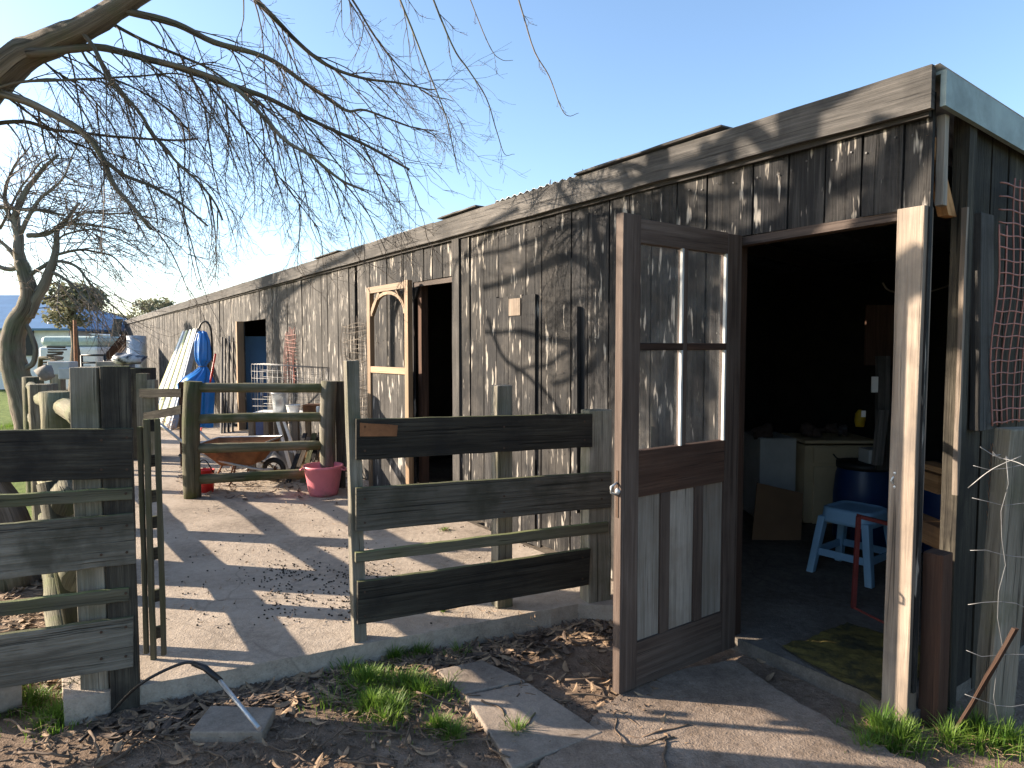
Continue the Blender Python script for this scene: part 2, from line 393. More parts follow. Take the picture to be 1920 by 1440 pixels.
# barn floor
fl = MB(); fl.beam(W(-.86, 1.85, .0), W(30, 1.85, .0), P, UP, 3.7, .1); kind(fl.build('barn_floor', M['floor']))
ap = MB(); apc = [gp(a, b_, .014) for a, b_ in ((1378, 1236), (1240, 1262), (1165, 1300), (1120, 1335), (1085, 1380), (1010, 1430), (1000, 1520), (1350, 1620), (1760, 1620), (1740, 1440), (1640, 1395), (1500, 1320))]
apc = [p for a, b_ in zip(apc, apc[1:]+apc[:1]) for p in [a.lerp(b_, k/6)+V((rnd(-.012, .012), rnd(-.012, .012), 0)) for k in range(6)]]
cen = sum(apc, V((0, 0, 0)))/len(apc); na = len(apc); ap.v = apc+[p-UP*.05 for p in apc]+[cen]
for i in range(na): j = (i+1) % na; ap.face((j, i, 2*na)); ap.face((i, j, na+j, na+i))
kind(ap.build('door_apron', groundmat('dirty worn concrete', (.09, .066, .048), (.20, .155, .12), (.33, .265, .21), bstr=.6)))

# ================================================================ BARN
barn = thing('barn', 'long low black tarred timber barn with a shallow roof and three doorways', 'barn', W(-.865, 0, 0))
def top_z(s): return 2.40
ops = [(-.76, .0, 2.03), (2.75, 3.51, 2.08), (8.47, 9.85, 1.92)]
fw = MB(); s = -.865; k = 0
while s < 29.5:
    wd = rnd(.155, .205)
    if abs(s-4.8) < .1: s = 4.92; continue
    for (a, b_, z) in ops:       # snap to the openings
        if s < a and s+wd > a-.03: wd = a-s
        if s >= a-.001 and s < b_ and s+wd > b_-.03: wd = b_-s
    gap = rnd(.003, .013) if s < 4.5 else rnd(.004, .012)
    z0 = rnd(.10, .16)
    mid = s+wd/2
    for (a, b_, z) in ops:
        if a-.001 <= mid <= b_+.001: z0 = z
    fw.m = 0 if s < 4.3 else 1
    off = rnd(-.004, .004)
    lo_g = rnd(0, .012) if z0 < 1 and s > 1 and s < 3 else 0
    fw.beam(W(mid, -.012+off, z0), W(mid+rnd(-.003, .003), -.012+off+rnd(-.006, .006), 2.46), D, P, wd-gap-lo_g, .022, wd-gap, n=4, jit=.0012)
    s += wd
fw.build('front_wall', [M['tar'], M['weather']], barn)
nl = MB(); rn_ = random.Random(5); sx_ = -.8
while sx_ < 16:
    for z_ in (2.30, 1.55, .80):
        if any(a-.03 < sx_ < b_+.03 and z_ < z-.02 for (a, b_, z) in ops): continue
        c_ = W(sx_+rn_.uniform(-.02, .02), -.026, z_+rn_.uniform(-.02, .02)); nl.tube([c_, c_-P*.004], .0045, 6, cap=True)
    sx_ += rn_.uniform(.07, .11)
kind(nl.build('nail_heads', M['black'], barn), 'stuff')
# an old boarded-up hatch on the wall
ha = MB()
for i in range(4):
    a = 1.62+.16*i
    ha.beam(W(a+.08, -.034, .16), W(a+.08, -.034, 1.86+rnd(-.01, .01)), D, P, .155, .018, n=3, jit=.001)
ha.build('boarded_hatch', M['tar'], barn)
hb = MB(); hb.beam(W(1.86, -.047, 1.72), W(1.86, -.047, 1.84), D, P, .14, .006); hb.build('bare_patch', M['jamb'], barn)
for (s0, z0, z1) in ((1.17, .95, 1.75), ):
    bt = MB(); bt.beam(W(s0, -.042, z0-.5), W(s0+.01, -.042, z1), D, P, .035, .03); bt.build('batten', M['tar'], barn)
# fascia
fa = MB(); s = -.88
for ln in (3.9, 3.6, 4.2, 3.9, 4.6, 5.0, 5.4):
    fa.m = 0
    fa.beam(W(s, -.062, 2.46+rnd(-.004, .004)), W(s+ln-.006, -.062, 2.46+rnd(-.004, .004)), UP, P, .155, .03, n=14, jit=.003)
    s += ln
fa.build('fascia', M['fascia'], barn)
ft = MB(); ft.beam(W(-.86, -.036, 2.372), W(29.6, -.036, 2.372), UP, P, .024, .02, n=60, jit=.003); ft.build('fascia_shadow_strip', M['dark'], barn)  # dark strip stands in for the shadow under the fascia
# roof : corrugated sheet
rf = MB(); nw = 1640
def rfz(u, v):
    s = -.9+30.4*u; lift = .014 if 1.1 < s < 2.1 else (.004 if s > 3.4 else -.006)
    return W(s, -.058+3.9*v+.006*math.sin(s*3), 2.538-.26*v+.008*math.sin(s*2*math.pi/.076)+lift)
rf.sheet(rfz, nw, 2)
rf.build('roof', M['galv'], barn, solid=.002)
for i in range(12):
    rn = MB(); s = rnd(-.6, 9); rn.tube([W(s, -.06, 2.53), W(s+rnd(-.004, .004), -.06, 2.562), W(s+rnd(-.012, .012), -.06, 2.57+rnd(0, .012))], .0025, 4); rn.build('roof_nail', M['rust'], barn)
for (a, b_) in ((.05, 1.15), (2.3, 2.9), (5.2, 6.0)):
    rp = MB(); rp.beam(W(a, -.05, 2.556), W(b_, -.05, 2.552), P, UP, .10, .010, n=6, jit=.003); rp.build('roof_edge_strip', M['fascia'], barn)
# side gable
bg_ = MB(); bg_.beam(W(-.905, -.04, 2.447), W(-.905, 3.8, 2.447-.26), UP, D, .12, .02, n=4); bg_.beam(W(-.885, -.04, 2.512), W(-.885, 3.8, 2.512-.26), D, UP, .06, .012)
bg_.build('barge_board', M['barge'], barn)
sw = MB(); t_ = .33
while t_ < 3.7:
    wd = rnd(.13, .19); sw.beam(W(-.855+rnd(-.012, .012), t_+wd/2, 0), W(-.855, t_+wd/2, 2.44-.07*t_), P, D, wd-rnd(.006, .02), .022, n=3, jit=.002); t_ += wd
sw.build('side_wall', M['rail'], barn)
# frames, jambs, header
jb = MB(); jb.beam(W(-.80, -.005, .0), W(-.805, -.005, 2.035), D, P, .10, .075, n=6, jit=.0012); jb.build('door_post', M['jamb'], barn, bevel=.003)
j2 = MB(); j2.beam(W(-.868, .055, 2.04), W(-.866, .055, 2.38), D, P, .03, .035, n=5, jit=.001); j2.build('corner_post', M['doorpanel'], barn, bevel=.002)
hd = MB(); hd.beam(W(-.75, .01, 2.015), W(.03, .01, 2.005), P, UP, .06, .04, n=4, jit=.001); hd.build('door_header', M['doorwood'], barn)
j3 = MB(); j3.beam(W(.045, .03, .05), W(.045, .03, 2.0), D, P, .07, .07); j3.build('hinge_post', M['brownpost'], barn)
sp = MB(); sp.beam(W(-.86, .262, 0), W(-.86, .262, 2.42), P, D, .06, .06, n=6, jit=.003); sp.build('side_post', M['rail'], barn)
s2 = MB(); s2.beam(W(-.885, .222, .9), W(-.885, .222, 2.05), P, D, .016, .02, n=8, jit=.003); s2.build('sunlit_bare_edge', M['jamb'], barn)  # pale strip puts sunlight into the colour of the bare post edge
br = MB(); br.beam(W(-.83, .02, 2.30), W(-.83, .20, 2.02), P, D, .07, .04); br.build('corner_brace', M['orangewood'], barn)
# interior walls
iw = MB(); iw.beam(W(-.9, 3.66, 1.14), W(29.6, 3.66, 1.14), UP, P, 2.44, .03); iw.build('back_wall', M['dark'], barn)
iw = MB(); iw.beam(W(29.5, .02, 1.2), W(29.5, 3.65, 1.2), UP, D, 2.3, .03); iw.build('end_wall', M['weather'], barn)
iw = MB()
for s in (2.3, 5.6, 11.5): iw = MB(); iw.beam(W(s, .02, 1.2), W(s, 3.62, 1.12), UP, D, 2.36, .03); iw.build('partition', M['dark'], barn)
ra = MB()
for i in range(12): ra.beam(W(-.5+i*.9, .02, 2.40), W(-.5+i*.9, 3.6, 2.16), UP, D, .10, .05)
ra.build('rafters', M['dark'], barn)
# second doorway frame
d2 = MB(); d2.beam(W(3.46, .05, .1), W(3.46, .05, 2.05), D, P, .07, .07, n=4, jit=.002); d2.build('inner_post', M['brownpost'], barn)
d2 = MB(); d2.beam(W(2.75, -.0, 2.05), W(3.5, -.0, 2.06), UP, P, .04, .03); d2.build('lintel', M['doorwood'], barn)
d2 = MB(); d2.beam(W(2.70, -.036, .12), W(2.70, -.036, 2.42), D, P, .11, .02, n=5, jit=.002); d2.build('door_trim', M['fascia'], barn)
for (a, b_) in ((2.755, 2.87), (3.505, 3.36)):
    gq_ = MB(); c0_, c1_, c2_ = W(a, -.010, 2.075), W(b_, -.010, 2.075), W(a, -.010, 1.93); cm = W(a*.35+b_*.65, -.010, 2.035)
    gq_.v += [c0_, c1_, W((a+b_)/2, -.010, 2.03), c2_]+[q_+P*.02 for q_ in (c0_, c1_, W((a+b_)/2, -.010, 2.03), c2_)]
    for f in ((0, 1, 2, 3), (7, 6, 5, 4), (1, 5, 6, 2), (2, 6, 7, 3)): gq_.face(f)
    gq_.build('corner_gusset', M['tar'], barn)
# third doorway
d3 = MB(); d3.beam(W(9.90, -.07, .1), W(9.90, -.07, 1.92), P, D, .12, .09, n=4, jit=.002); d3.build('door_post', M['pine'], barn)
d3 = MB(); d3.beam(W(8.5, .25, .1), W(8.5, .25, 1.65), P, D, .03, .03)
dd = thing('inner_door', 'blue panelled door standing inside the far doorway', 'door', W(10.2, .45, .05))
x = MB(); x.beam(W(10.2, .42, .06), W(10.2, .42, 1.68), P, D, .76, .04); x.build('leaf', M['bluedoor'], dd, bevel=.004)
for z in (.5, 1.22):
    x = MB(); x.beam(W(10.17, .14, z+.27), W(10.17, .70, z+.27), UP, D, .02, .012); x.beam(W(10.17, .14, z-.27), W(10.17, .70, z-.27), UP, D, .02, .012)
    x.beam(W(10.17, .15, z-.26), W(10.17, .15, z+.26), P, D, .02, .012); x.beam(W(10.17, .69, z-.26), W(10.17, .69, z+.26), P, D, .02, .012); x.build('moulding', M['bluedoor'], dd)

# ---------------------------------------------------------------- glazed door (open at right angles)
hp = W(-.01, -.03, 0); LD = V((-.81, -.585, 0)).normalized(); LN = V((.585, -.81, 0)).normalized()
def L(a, z, o=0): return hp+LD*a+UP*z+LN*o
door = MB(); th = .042
door.beam(L(.055, .02), L(.055, 2.03), LD, LN, .105, th, n=6, jit=.0008)
door.beam(L(.745, .02), L(.745, 2.05), LD, LN, .105, th, n=8, jit=.001)
dr = door.build('door', M['doorwood'], barn, bevel=.002, label='weathered half glazed door with four panes standing open')
def dpart(nm, fn, mat, **k):
    q = MB(); fn(q); return q.build(nm, mat, dr, **k)
dpart('top_rail', lambda q: q.beam(L(.108, 1.985), L(.692, 1.985), UP, LN, .10, th-.004), M['doorwood'], bevel=.002)
dpart('lock_rail', lambda q: q.beam(L(.108, .955), L(.692, .955), UP, LN, .20, th-.004), M['brownpost'], bevel=.002)
dpart('bottom_rail', lambda q: q.beam(L(.108, .12), L(.692, .12), UP, LN, .20, th-.004), M['doorwood'], bevel=.002)
dpart('glazing_bar', lambda q: q.beam(L(.40, 1.055), L(.40, 1.935), LD, LN, .03, .034), M['doorwood'], bevel=.004)
dpart('glazing_bar', lambda q: (q.beam(L(.108, 1.50), L(.384, 1.50), UP, LN, .032, .034), q.beam(L(.416, 1.50), L(.692, 1.50), UP, LN, .032, .034)), M['brownpost'], bevel=.004)
for (a0, a1) in ((.108, .384), (.416, .692)):
    for (z0, z1) in ((1.055, 1.484), (1.516, 1.935)):
        dpart('pane', lambda q: q.beam(L(a0, (z0+z1)/2), L(a1, (z0+z1)/2), UP, LN, z1-z0, .003), M['glass'])
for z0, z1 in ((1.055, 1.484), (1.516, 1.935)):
    for a in (.4215, .1135): dpart('sunlit_putty', lambda q: q.beam(L(a, z0, .012), L(a, z1, .012), LD, LN, .011, .014, n=8, jit=.0012), M['whitegrey'])  # pale strips paint the sunlit bar edges along with the putty
for a in (.285, .515): dpart('muntin', lambda q: q.beam(L(a, .22), L(a, .855), LD, LN, .06, .034, n=3, jit=.0006), M['doorwood'], bevel=.002)
for (a0, a1) in ((.108, .2525), (.3175, .4825), (.5475, .692)):
    dpart('panel', lambda q: q.beam(L((a0+a1)/2, .22), L((a0+a1)/2, .855), LD, LN, a1-a0, .016), M['doorpanel'])
dpart('latch', lambda q: (q.blob(L(.80, .89, .004), .012, .012, .016, 8, 6), q.tube([L(.797, .93, 0), L(.835, .915, 0), L(.835, .89, 0), L(.80, .875, 0)], .005, 6)), M['galv'])
dpart('bolt', lambda q: q.beam(L(.799, .98, .0), L(.799, .78, .0), LN, LD, .014, .003), M['darkrust'])
hh = MB(); hh.blob(W(-.775, -.035, 1.00), .01, .01, .01, 8, 6, 0); hh.blob(W(-.775, -.035, .945), .01, .01, .01, 8, 6, 0); hh.tube([W(-.775, -.03, 1.0), W(-.765, -.05, .97), W(-.775, -.03, .945)], .004, 5)
hh.build('hook', M['galv'], barn)

# ---------------------------------------------------------------- pine screen door folded against the wall
A0 = V((-.905, 6.09, 0)); A1 = V((-1.39, 6.66, 0)); SD = (A1-A0).normalized(); SN = V((SD.y, -SD.x, 0))*-1
wS = (A1-A0).length
def S(a, z, o=0): return A0+SD*a+UP*z+SN*o
q = MB(); q.beam(S(.03, .12), S(.03, 2.09), SD, SN, .06, .05); q.beam(S(wS-.03, .12), S(wS-.03, 2.07), SD, SN, .06, .05)
sd = q.build('screen_door', M['pine'], barn, bevel=.003, label='new pine framed door folded back against the wall')
q = MB(); q.beam(S(.06, 2.05), S(wS-.06, 2.04), UP, SN, .06, .046); q.build('top_rail', M['pine'], sd, bevel=.002)
q = MB(); ac = []
for i in range(13):
    an = math.pi*i/12; ac.append(S(wS/2-math.cos(an)*(wS/2-.075), 1.80+math.sin(an)*.20, 0))
for p_, r_ in zip(ac, ac[1:]):
    d_ = (r_-p_).normalized(); q.beam(p_, r_+d_*.004, d_.cross(SN).normalized(), SN, .03, .03)
q.build('arch', M['pine'], sd)
q = MB(); q.beam(S(.06, 1.28), S(wS-.06, 1.28), UP, SN, .06, .046); q.build('middle_rail', M['pine'], sd, bevel=.002)
for (a, b_) in (((.06, 1.82), (.22, 2.02)), ((wS-.06, 1.80), (wS-.22, 2.01))):
    q = MB(); q.beam(S(a[0], a[1]), S(b_[0], b_[1]), SD.lerp(UP, .4).normalized(), SN, .035, .035); q.build('brace', M['pine'], sd)
q = MB()
for i in range(4):
    ww = (wS-.12)/4; q.beam(S(.06+ww*(i+.5), .13), S(.06+ww*(i+.5), 1.25), SD, SN, ww-.004, .018)
q.build('panel', M['weather'], sd)

# ================================================================ FRONT GATE (right)
GO = gp(675, 1205, SZ); GD = (gp(1110, 1128, SZ)-GO).normalized(); GN = V((GD.y, -GD.x, 0))
def gq(px, py, o=0): return plane_p(px, py, GO+GN*(.03+o), GN)
gate = thing('timber_gate', 'dark weathered board gate between the path and the open glazed door', 'gate', GO)
for nm, c, mt in (('board', ((668, 786), (1111, 776), (1111, 838), (668, 863)), 'rail'), ('board', ((668, 916), (1146, 885), (1146, 951), (668, 998)), 'rail2'),
          ('batten', ((667, 1037), (1141, 978), (1141, 998), (667, 1056)), 'railpale'), ('board', ((671, 1092), (1108, 1029), (1104, 1097), (671, 1172)), 'rail')):
    q = MB(); q.qboard(*[gq(*p) for p in c], GN, .028, n=14, jit=.0017); q.build(nm, M[mt], gate, bevel=.002)
q = MB(); q.qboard(gq(675, 793, .004), gq(746, 797, .004), gq(744, 818, .004), gq(675, 818, .004), GN, .004, n=3); q.build('patch_plate', M['rust'], gate)
def gpost(px, pyt, pyb, wd, th, nm='post', back=.0, mat='post', par=None, lean=0):
    b_ = gp(px, pyb, SZ-.03)-GN*back; zt = plane_p(px, pyt, b_, GN).z
    q = MB(); q.beam(b_, V((b_.x, b_.y, zt))+GD*lean, GD, GN, wd, th, n=8, jit=.002); return q.build(nm, M[mat], par or gate, bevel=.005)
q = MB(); q.beam(GO+GD*.005-GN*.045+UP*-.0, GO+GD*.005-GN*.045+UP*1.345-GD*.02, GD, GN, .06, .08, n=8, jit=.003); q.build('post', M['post'], gate, bevel=.004)
gpost(945, 722, 1148, .09, .09, back=.03)
q = MB(); p3 = gp(1116, 1132, SZ-.03); q.beam(p3, V((p3.x, p3.y, plane_p(1116, 768, p3, GN).z)), GD, GN, .145, .10, n=8, jit=.002); q.build('post', M['post'], gate, bevel=.005)

# ================================================================ LEFT FENCE
LO = gp(236, 1287, SZ)
def lq(px, py, o=0): return plane_p(px, py, LO+GN*(.045+o), GN)
lf = thing('board_fence', 'dark board fence on the left with wide mossy boards on square posts', 'fence', LO)
for nm, c, mt in (('board', ((-160, 810), (249, 803), (247, 897), (-160, 910)), 'rail'), ('batten', ((-160, 938), (248, 914), (248, 937), (-160, 962)), 'railpale'),
          ('board', ((-160, 996), (250, 963), (255, 1056), (-160, 1107)), 'rail2'), ('batten', ((-160, 1150), (242, 1102), (242, 1127), (-160, 1176)), 'railpale'),
          ('board', ((-160, 1214), (250, 1156), (250, 1251), (-160, 1318)), 'rail2')):
    q = MB(); q.qboard(*[lq(*p) for p in c], GN, .026, n=14, jit=.0017); q.build(nm, M[mt], lf, bevel=.002)
def lpost(px, pyt, w_, th, mat='post', back=0, base=1288, zb=-.05):
    b_ = gp(px, base, SZ)-GN*back; q = MB(); zt = plane_p(px, pyt, b_, GN).z
    ax_ = V((math.cos(R(3)), math.sin(R(3)), 0)) if mat == 'post' else GD; q.beam(V((b_.x, b_.y, zb)), V((b_.x, b_.y, zt)), ax_, V((ax_.y, -ax_.x, 0)), w_, th, n=9, jit=.002); return q.build('post', M[mat], lf, bevel=.004)
lpost(235, 686, .105, .055, 'rail'); lpost(187, 688, .115, .10, 'post', .03); lpost(-150, 700, .11, .1, 'post', .03)
for par, fn_, pts_ in ((gate, gq, ((684, 800), (684, 845), (684, 935), (684, 980), (684, 1110), (684, 1155), (1096, 790), (1096, 825), (1128, 900), (1128, 935), (1092, 1045), (1092, 1085), (945, 800), (945, 840), (945, 930), (945, 960))),
                       (lf, lq, ((238, 820), (238, 880), (190, 825), (190, 880), (238, 985), (238, 1035), (190, 990), (190, 1040), (236, 1175), (236, 1230), (190, 1185), (190, 1235), (236, 1112), (236, 925)))):
    for p_ in pts_:
        c_ = fn_(*p_, .0); q = MB(); q.tube([c_-GN*.003, c_+GN*.004], .0055, 8); q.build('bolt_head', M['darkrust'], par)
# narrow hurdle gate standing open, seen edge on
e0 = gp(272, 1236, SZ); e1 = gp(297, 1222, SZ)
hg = thing('hurdle_gate', 'narrow mossy slatted gate folded open beside the left fence end', 'gate', e0)
HD = V((e1.x-e0.x, e1.y-e0.y, 0)).normalized(); HN = V((HD.y, -HD.x, 0))
def hz(py): return plane_p(285, py, e0, V((0, -1, 0))).z
for (px, a, b_, wd) in ((268, 800, 1225, .018), (281, 786, 1238, .022), (301, 785, 1228, .02)):
    q = MB(); c = pp(px, 1000, e0.y+(.05 if px == 299 else 0)); q.beam(V((c.x, c.y, hz(b_))), V((c.x, c.y, hz(a))), V((1, 0, 0)), V((0, 1, 0)), wd, .02, n=8, jit=.002); q.build('stile', M['railpale'] if px != 299 else M['post'], hg, bevel=.002)
for py in (800, 868, 935, 985, 1045, 1125, 1195):
    q = MB(); a = pp(274, 1000, e0.y); c = pp(303, 1000, e0.y+.07); q.beam(V((a.x, a.y+.05, hz(py))), V((c.x-.01, c.y-.0, hz(py))), UP, V((0, 1, 0)), .055, .02, jit=.001); q.build('slat', M['rail'], hg)

# side fence of round poles, parallel to the barn
SFD = V((-.60, .80, 0)).normalized(); SF0 = V((LO.x-.19, LO.y+.03, 0))
pf = thing('pole_fence', 'mossy round pole fence running back from the left board fence', 'fence', SF0)
def sf(d, z): return SF0+SFD*d+UP*z
for d, z, r in ((1.25, 1.25, .075), (3.1, 1.2, .08), (5.0, 1.2, .075)):
    q = MB(); q.tube(spline([sf(d, -.1), sf(d+.01, .6), sf(d, z)], 4), r, 12, jit=.04); q.build('post', M['round'], pf)
for (ex, ey), z1, r in (((158, 785), 1.10, .050), ((125, 945), .80, .052), ((141, 1088), .48, .048), ((110, 1225), .2, .045)):
    e_ = pp(ex, ey, 2.98); q = MB(); q.tube(spline([e_, V((e_.x, e_.y, 0)).lerp(sf(3.2, 0), .45)+UP*((e_.z+z1)/2+.02), sf(3.2, z1)], 6, .01), [r*1.1]+[r]*12, 12, jit=.05); q.build('rail', M['round'], pf)
    q = MB(); q.tube(spline([sf(3.0, z1), sf(4.2, z1+.02), sf(5.3, z1)], 5, .01), r*.9, 10, jit=.05); q.build('rail', M['round'], pf)
q = MB(); q.tube([pp(150, 1200, 3.15), pp(90, 905, 3.25)], [.05, .05], 10, jit=.05); q.build('prop', M['round'], pf)

# ================================================================ BACK FENCE
BL = gp(361, 933, SZ); BR = gp(612, 918, SZ); BR = BL+ (V((1, .28, 0)).normalized())*1.30
BD = (BR-BL).normalized(); BN = V((BD.y, -BD.x, 0))
def bq(px, py, o=0): return plane_p(px, py, BL+BN*o, BN)
bf = thing('rail_fence', 'low round post and rail fence with four mossy rails in the yard', 'fence', BL)
q = MB(); q.tube(spline([BL+UP*-.03, BL+UP*.6, bq(362, 715)], 4), .078, 14, jit=.03); q.build('post', M['round'], bf)
pr = bq(614, 800); pt = bq(616, 714)
q = MB(); q.tube(spline([V((pr.x, pr.y, .05)), V((pr.x, pr.y, .7)), V((pr.x+.02, pr.y, pt.z))], 4), .075, 14, jit=.03); q.build('post', M['post'], bf)
q = MB(); c = bq(638, 800, -.1); q.beam(V((c.x, c.y, .05)), V((c.x, c.y, pt.z-.01)), BD, BN, .09, .06, n=6, jit=.003); q.build('post', M['rail'], bf)
for (a, b_) in (((372, 727), (610, 728)), ((372, 786), (608, 782)), ((372, 841), (604, 835)), ((372, 899), (600, 886))):
    q = MB(); p0, p1 = bq(*a), bq(*b_); md = (p0+p1)/2+UP*rnd(-.01, .015)
    q.tube(spline([p0, md, p1], 6, .004), .045, 10, jit=.05); q.build('rail', M['round'], bf)
# plank stretch farther left
ff = thing('plank_fence', 'short weathered plank fence behind the left posts, near the leaning panel', 'fence', pp(300, 800, 8.2))
for pxs, yt, yb in ((268, 700, 800), (283, 712, 800)):
    q = MB(); a = pp(pxs, yt, 8.2); q.beam(V((a.x, a.y, .05)), a, V((1, 0, 0)), V((0, 1, 0)), .13, .08, n=5, jit=.004); q.build('post', M['post'], ff)
q = MB(); a = pp(344, 716, 8.0); q.beam(V((a.x, a.y, .05)), a, V((1, 0, 0)), V((0, 1, 0)), .085, .08, n=5, jit=.002); q.build('post', M['brownpost'], ff)
for a, b_ in (((262, 737), (340, 737)), ((270, 782), (340, 768))):
    q = MB(); q.beam(pp(*a, 8.12), pp(*b_, 7.95), UP, V((0, 1, 0)), .10, .03, n=4, jit=.003); q.build('rail', M['rail'], ff)
# ================================================================ TREES
tw_count = 0
def twig(mb, p, d, L_, r, droop=.5, depth=0, curl=.6, seg=None):
    global tw_count; tw_count += 1
    n = seg or (7 if depth == 0 else 5); pts = [p]; dd = d.normalized(); st = L_/n
    w_ = V((rnd(-1, 1), rnd(-1, 1), rnd(-1, 1)))*.22
    for i in range(n):
        k = i/n
        if k < .62: dd = dd+V((0, 0, -droop*.22))+w_*.35+V((rnd(-1, 1), rnd(-1, 1), rnd(-1, 1)))*.10
        else: dd = dd+V((d.x*.3+.12, d.y*.3, curl*.42))+V((rnd(-1, 1), rnd(-1, 1), rnd(-1, 1)))*.12
        dd.normalize(); pts.append(pts[-1]+dd*st)
    mb.tube(pts, [max(.0009, r*(1-.72*i/n)) for i in range(n+1)], 3, cap=False)
    if depth < 2:
        for i in range(1, n):
            if random.random() < (.62 if depth == 0 else .3):
                q = (pts[i+1]-pts[i]).normalized(); o = q.cross(V((rnd(-1, 1), rnd(-1, 1), rnd(-1, 1)))).normalized()
                twig(mb, pts[i], q*.8+o*rnd(.4, .9), L_*rnd(.25, .5), r*.6, droop*.7, depth+1, curl)
    return pts
TREE = [None]
def limb(mb, tb, pix, Y0, Y1, r0, r1, dens=9, tl=(.3, .7), droop=.5, wob=.012, sides=7, skip=0.0, tr=.0055):
    n = len(pix); pts = [pp(a, b_, Y0+(Y1-Y0)*i/(n-1)) for i, (a, b_) in enumerate(pix)]
    sp_ = spline(pts, 5, wob); m_ = len(sp_)
    rd = [r0+(r1-r0)*i/(m_-1) for i in range(m_)]
    if mb is None:
        bq_ = MB(); bq_.tube(sp_, rd, sides, jit=.06); bq_.build('branch', M['bark2' if Y0 > 8 else 'bark'], TREE[0])
    else: mb.tube(sp_, rd, sides, jit=.06)
    acc = 0
    for i in range(1, m_):
        seg = (sp_[i]-sp_[i-1]); acc += seg.length*dens
        if i/m_ < skip: acc = 0
        while acc > 1:
            acc -= 1; d_ = seg.normalized(); o = d_.cross(V((rnd(-1, 1), rnd(-1, 1), rnd(-1, 1)))).normalized()
            twig(tb, sp_[i-1].lerp(sp_[i], random.random()), d_*rnd(.4, 1)+o*rnd(.3, .8)+V((0, 0, -.15)), rnd(*tl), min(rd[i]*.55, tr), droop)
    return sp_
tree = thing('bare_tree', 'large leafless tree on the left with drooping branches over the yard', 'tree', (-3.25, 4.3, 0))
tk = MB()
tk.tube(spline([V((-3.3, 4.35, -.1)), V((-3.42, 4.4, .35)), V((-3.8, 4.45, 1.1)), V((-4.2, 4.45, 1.9)), pp(-200, 360, 4.4), pp(-60, 190, 4.35), pp(20, 118, 4.3), pp(110, 72, 4.25), pp(230, 10, 4.2), pp(360, -90, 4.2)], 6, .03),
        [.28+(.045-.28)*(i/54)**.6 for i in range(55)], 14, jit=.07)
tb = MB()
LM = [([(50, 100), (100, 96), (150, 90), (200, 90), (300, 117), (433, 160), (500, 185), (553, 210), (633, 247), (700, 280), (768, 318)], 4.2, 4.5, .042, .010, 9, (.3, .75)),
      ([(230, 20), (330, 45), (400, 78), (500, 108), (583, 163), (647, 207), (687, 207), (767, 237), (820, 246)], 4.2, 4.9, .035, .004, 12, (.3, .8)),
      ([(300, 117), (390, 140), (453, 172), (527, 257), (583, 293), (640, 337), (681, 357)], 4.2, 4.0, .024, .009, 10, (.3, .75)),
      ([(-20, 168), (67, 200), (153, 247), (187, 287), (213, 343), (250, 387), (283, 430)], 4.3, 4.1, .040, .013, 6, (.2, .5)),
      ([(195, 300), (233, 327), (283, 347), (333, 377), (390, 424)], 4.15, 4.2, .02, .008, 5, (.15, .4)),
      ([(150, 55), (180, 95), (205, 150), (233, 180), (267, 217), (290, 257), (333, 307), (367, 337), (400, 377), (417, 413)], 4.2, 4.3, .022, .008, 6, (.2, .5)),
      ([(-40, 175), (40, 155), (120, 150), (187, 147), (260, 142), (333, 140), (400, 160)], 4.25, 4.4, .015, .005, 10, (.3, .7)),
      ([(-40, 235), (43, 227), (100, 243), (183, 250), (293, 263), (371, 260)], 4.4, 4.6, .022, .008, 7, (.2, .5)),
      ([(430, -60), (500, 20), (560, 80), (617, 123), (687, 147), (750, 157), (817, 168)], 4.2, 4.8, .028, .006, 13, (.3, .8)),
      ([(720, -80), (750, 0), (783, 80), (807, 143), (837, 217), (850, 277), (862, 327)], 4.4, 4.5, .012, .003, 9, (.2, .5)),
      ([(790, -60), (847, 80), (877, 127), (913, 183), (933, 247), (947, 290), (965, 289)], 4.4, 4.5, .010, .002, 6, (.12, .3)),
      ([(955, -60), (997, 80), (1030, 140), (1053, 203), (1067, 218), (1085, 212)], 4.4, 4.4, .008, .002, 5, (.06, .16)),
      ([(860, -60), (917, 80), (940, 110), (962, 113)], 4.6, 4.6, .006, .002, 5, (.06, .16)),
      ([(180, 28), (267, 75), (350, 112), (400, 135), (480, 190), (522, 222)], 4.3, 4.6, .018, .006, 11, (.25, .6)),
      ([(500, 185), (560, 260), (600, 330), (620, 400)], 4.3, 4.4, .010, .003, 9, (.25, .5)),
      ([(553, 210), (620, 290), (660, 350), (690, 400)], 4.4, 4.4, .009, .003, 9, (.25, .5)),
      ([(600, -80), (660, 0), (720, 90), (790, 170), (850, 190)], 4.6, 5.1, .014, .004, 10, (.25, .6)),
      ([(115, 70), (135, 120), (150, 200), (165, 290), (180, 380)], 4.3, 4.5, .010, .003, 9, (.25, .55)),
      ([(70, 205), (95, 300), (140, 340), (180, 350)], 4.4, 4.7, .009, .003, 8, (.2, .45)),

      ([(150, 90), (180, 130), (260, 170), (340, 230), (400, 300)], 4.25, 4.6, .012, .004, 8, (.2, .5)),
      ([(250, 98), (320, 150), (400, 220), (450, 300)], 4.25, 4.6, .011, .004, 8, (.2, .5)),
      ([(60, 95), (100, 130), (160, 170), (210, 230), (250, 320), (300, 360)], 4.3, 4.7, .011, .004, 8, (.2, .5)),
      ([(0, 172), (80, 230), (140, 270), (220, 290), (300, 320)], 4.4, 4.8, .012, .004, 8, (.2, .5)),
      ([(380, 140), (450, 230), (500, 300), (560, 380), (600, 430)], 4.3, 4.5, .011, .004, 8, (.2, .5)),
      ]
TREE[0] = tree
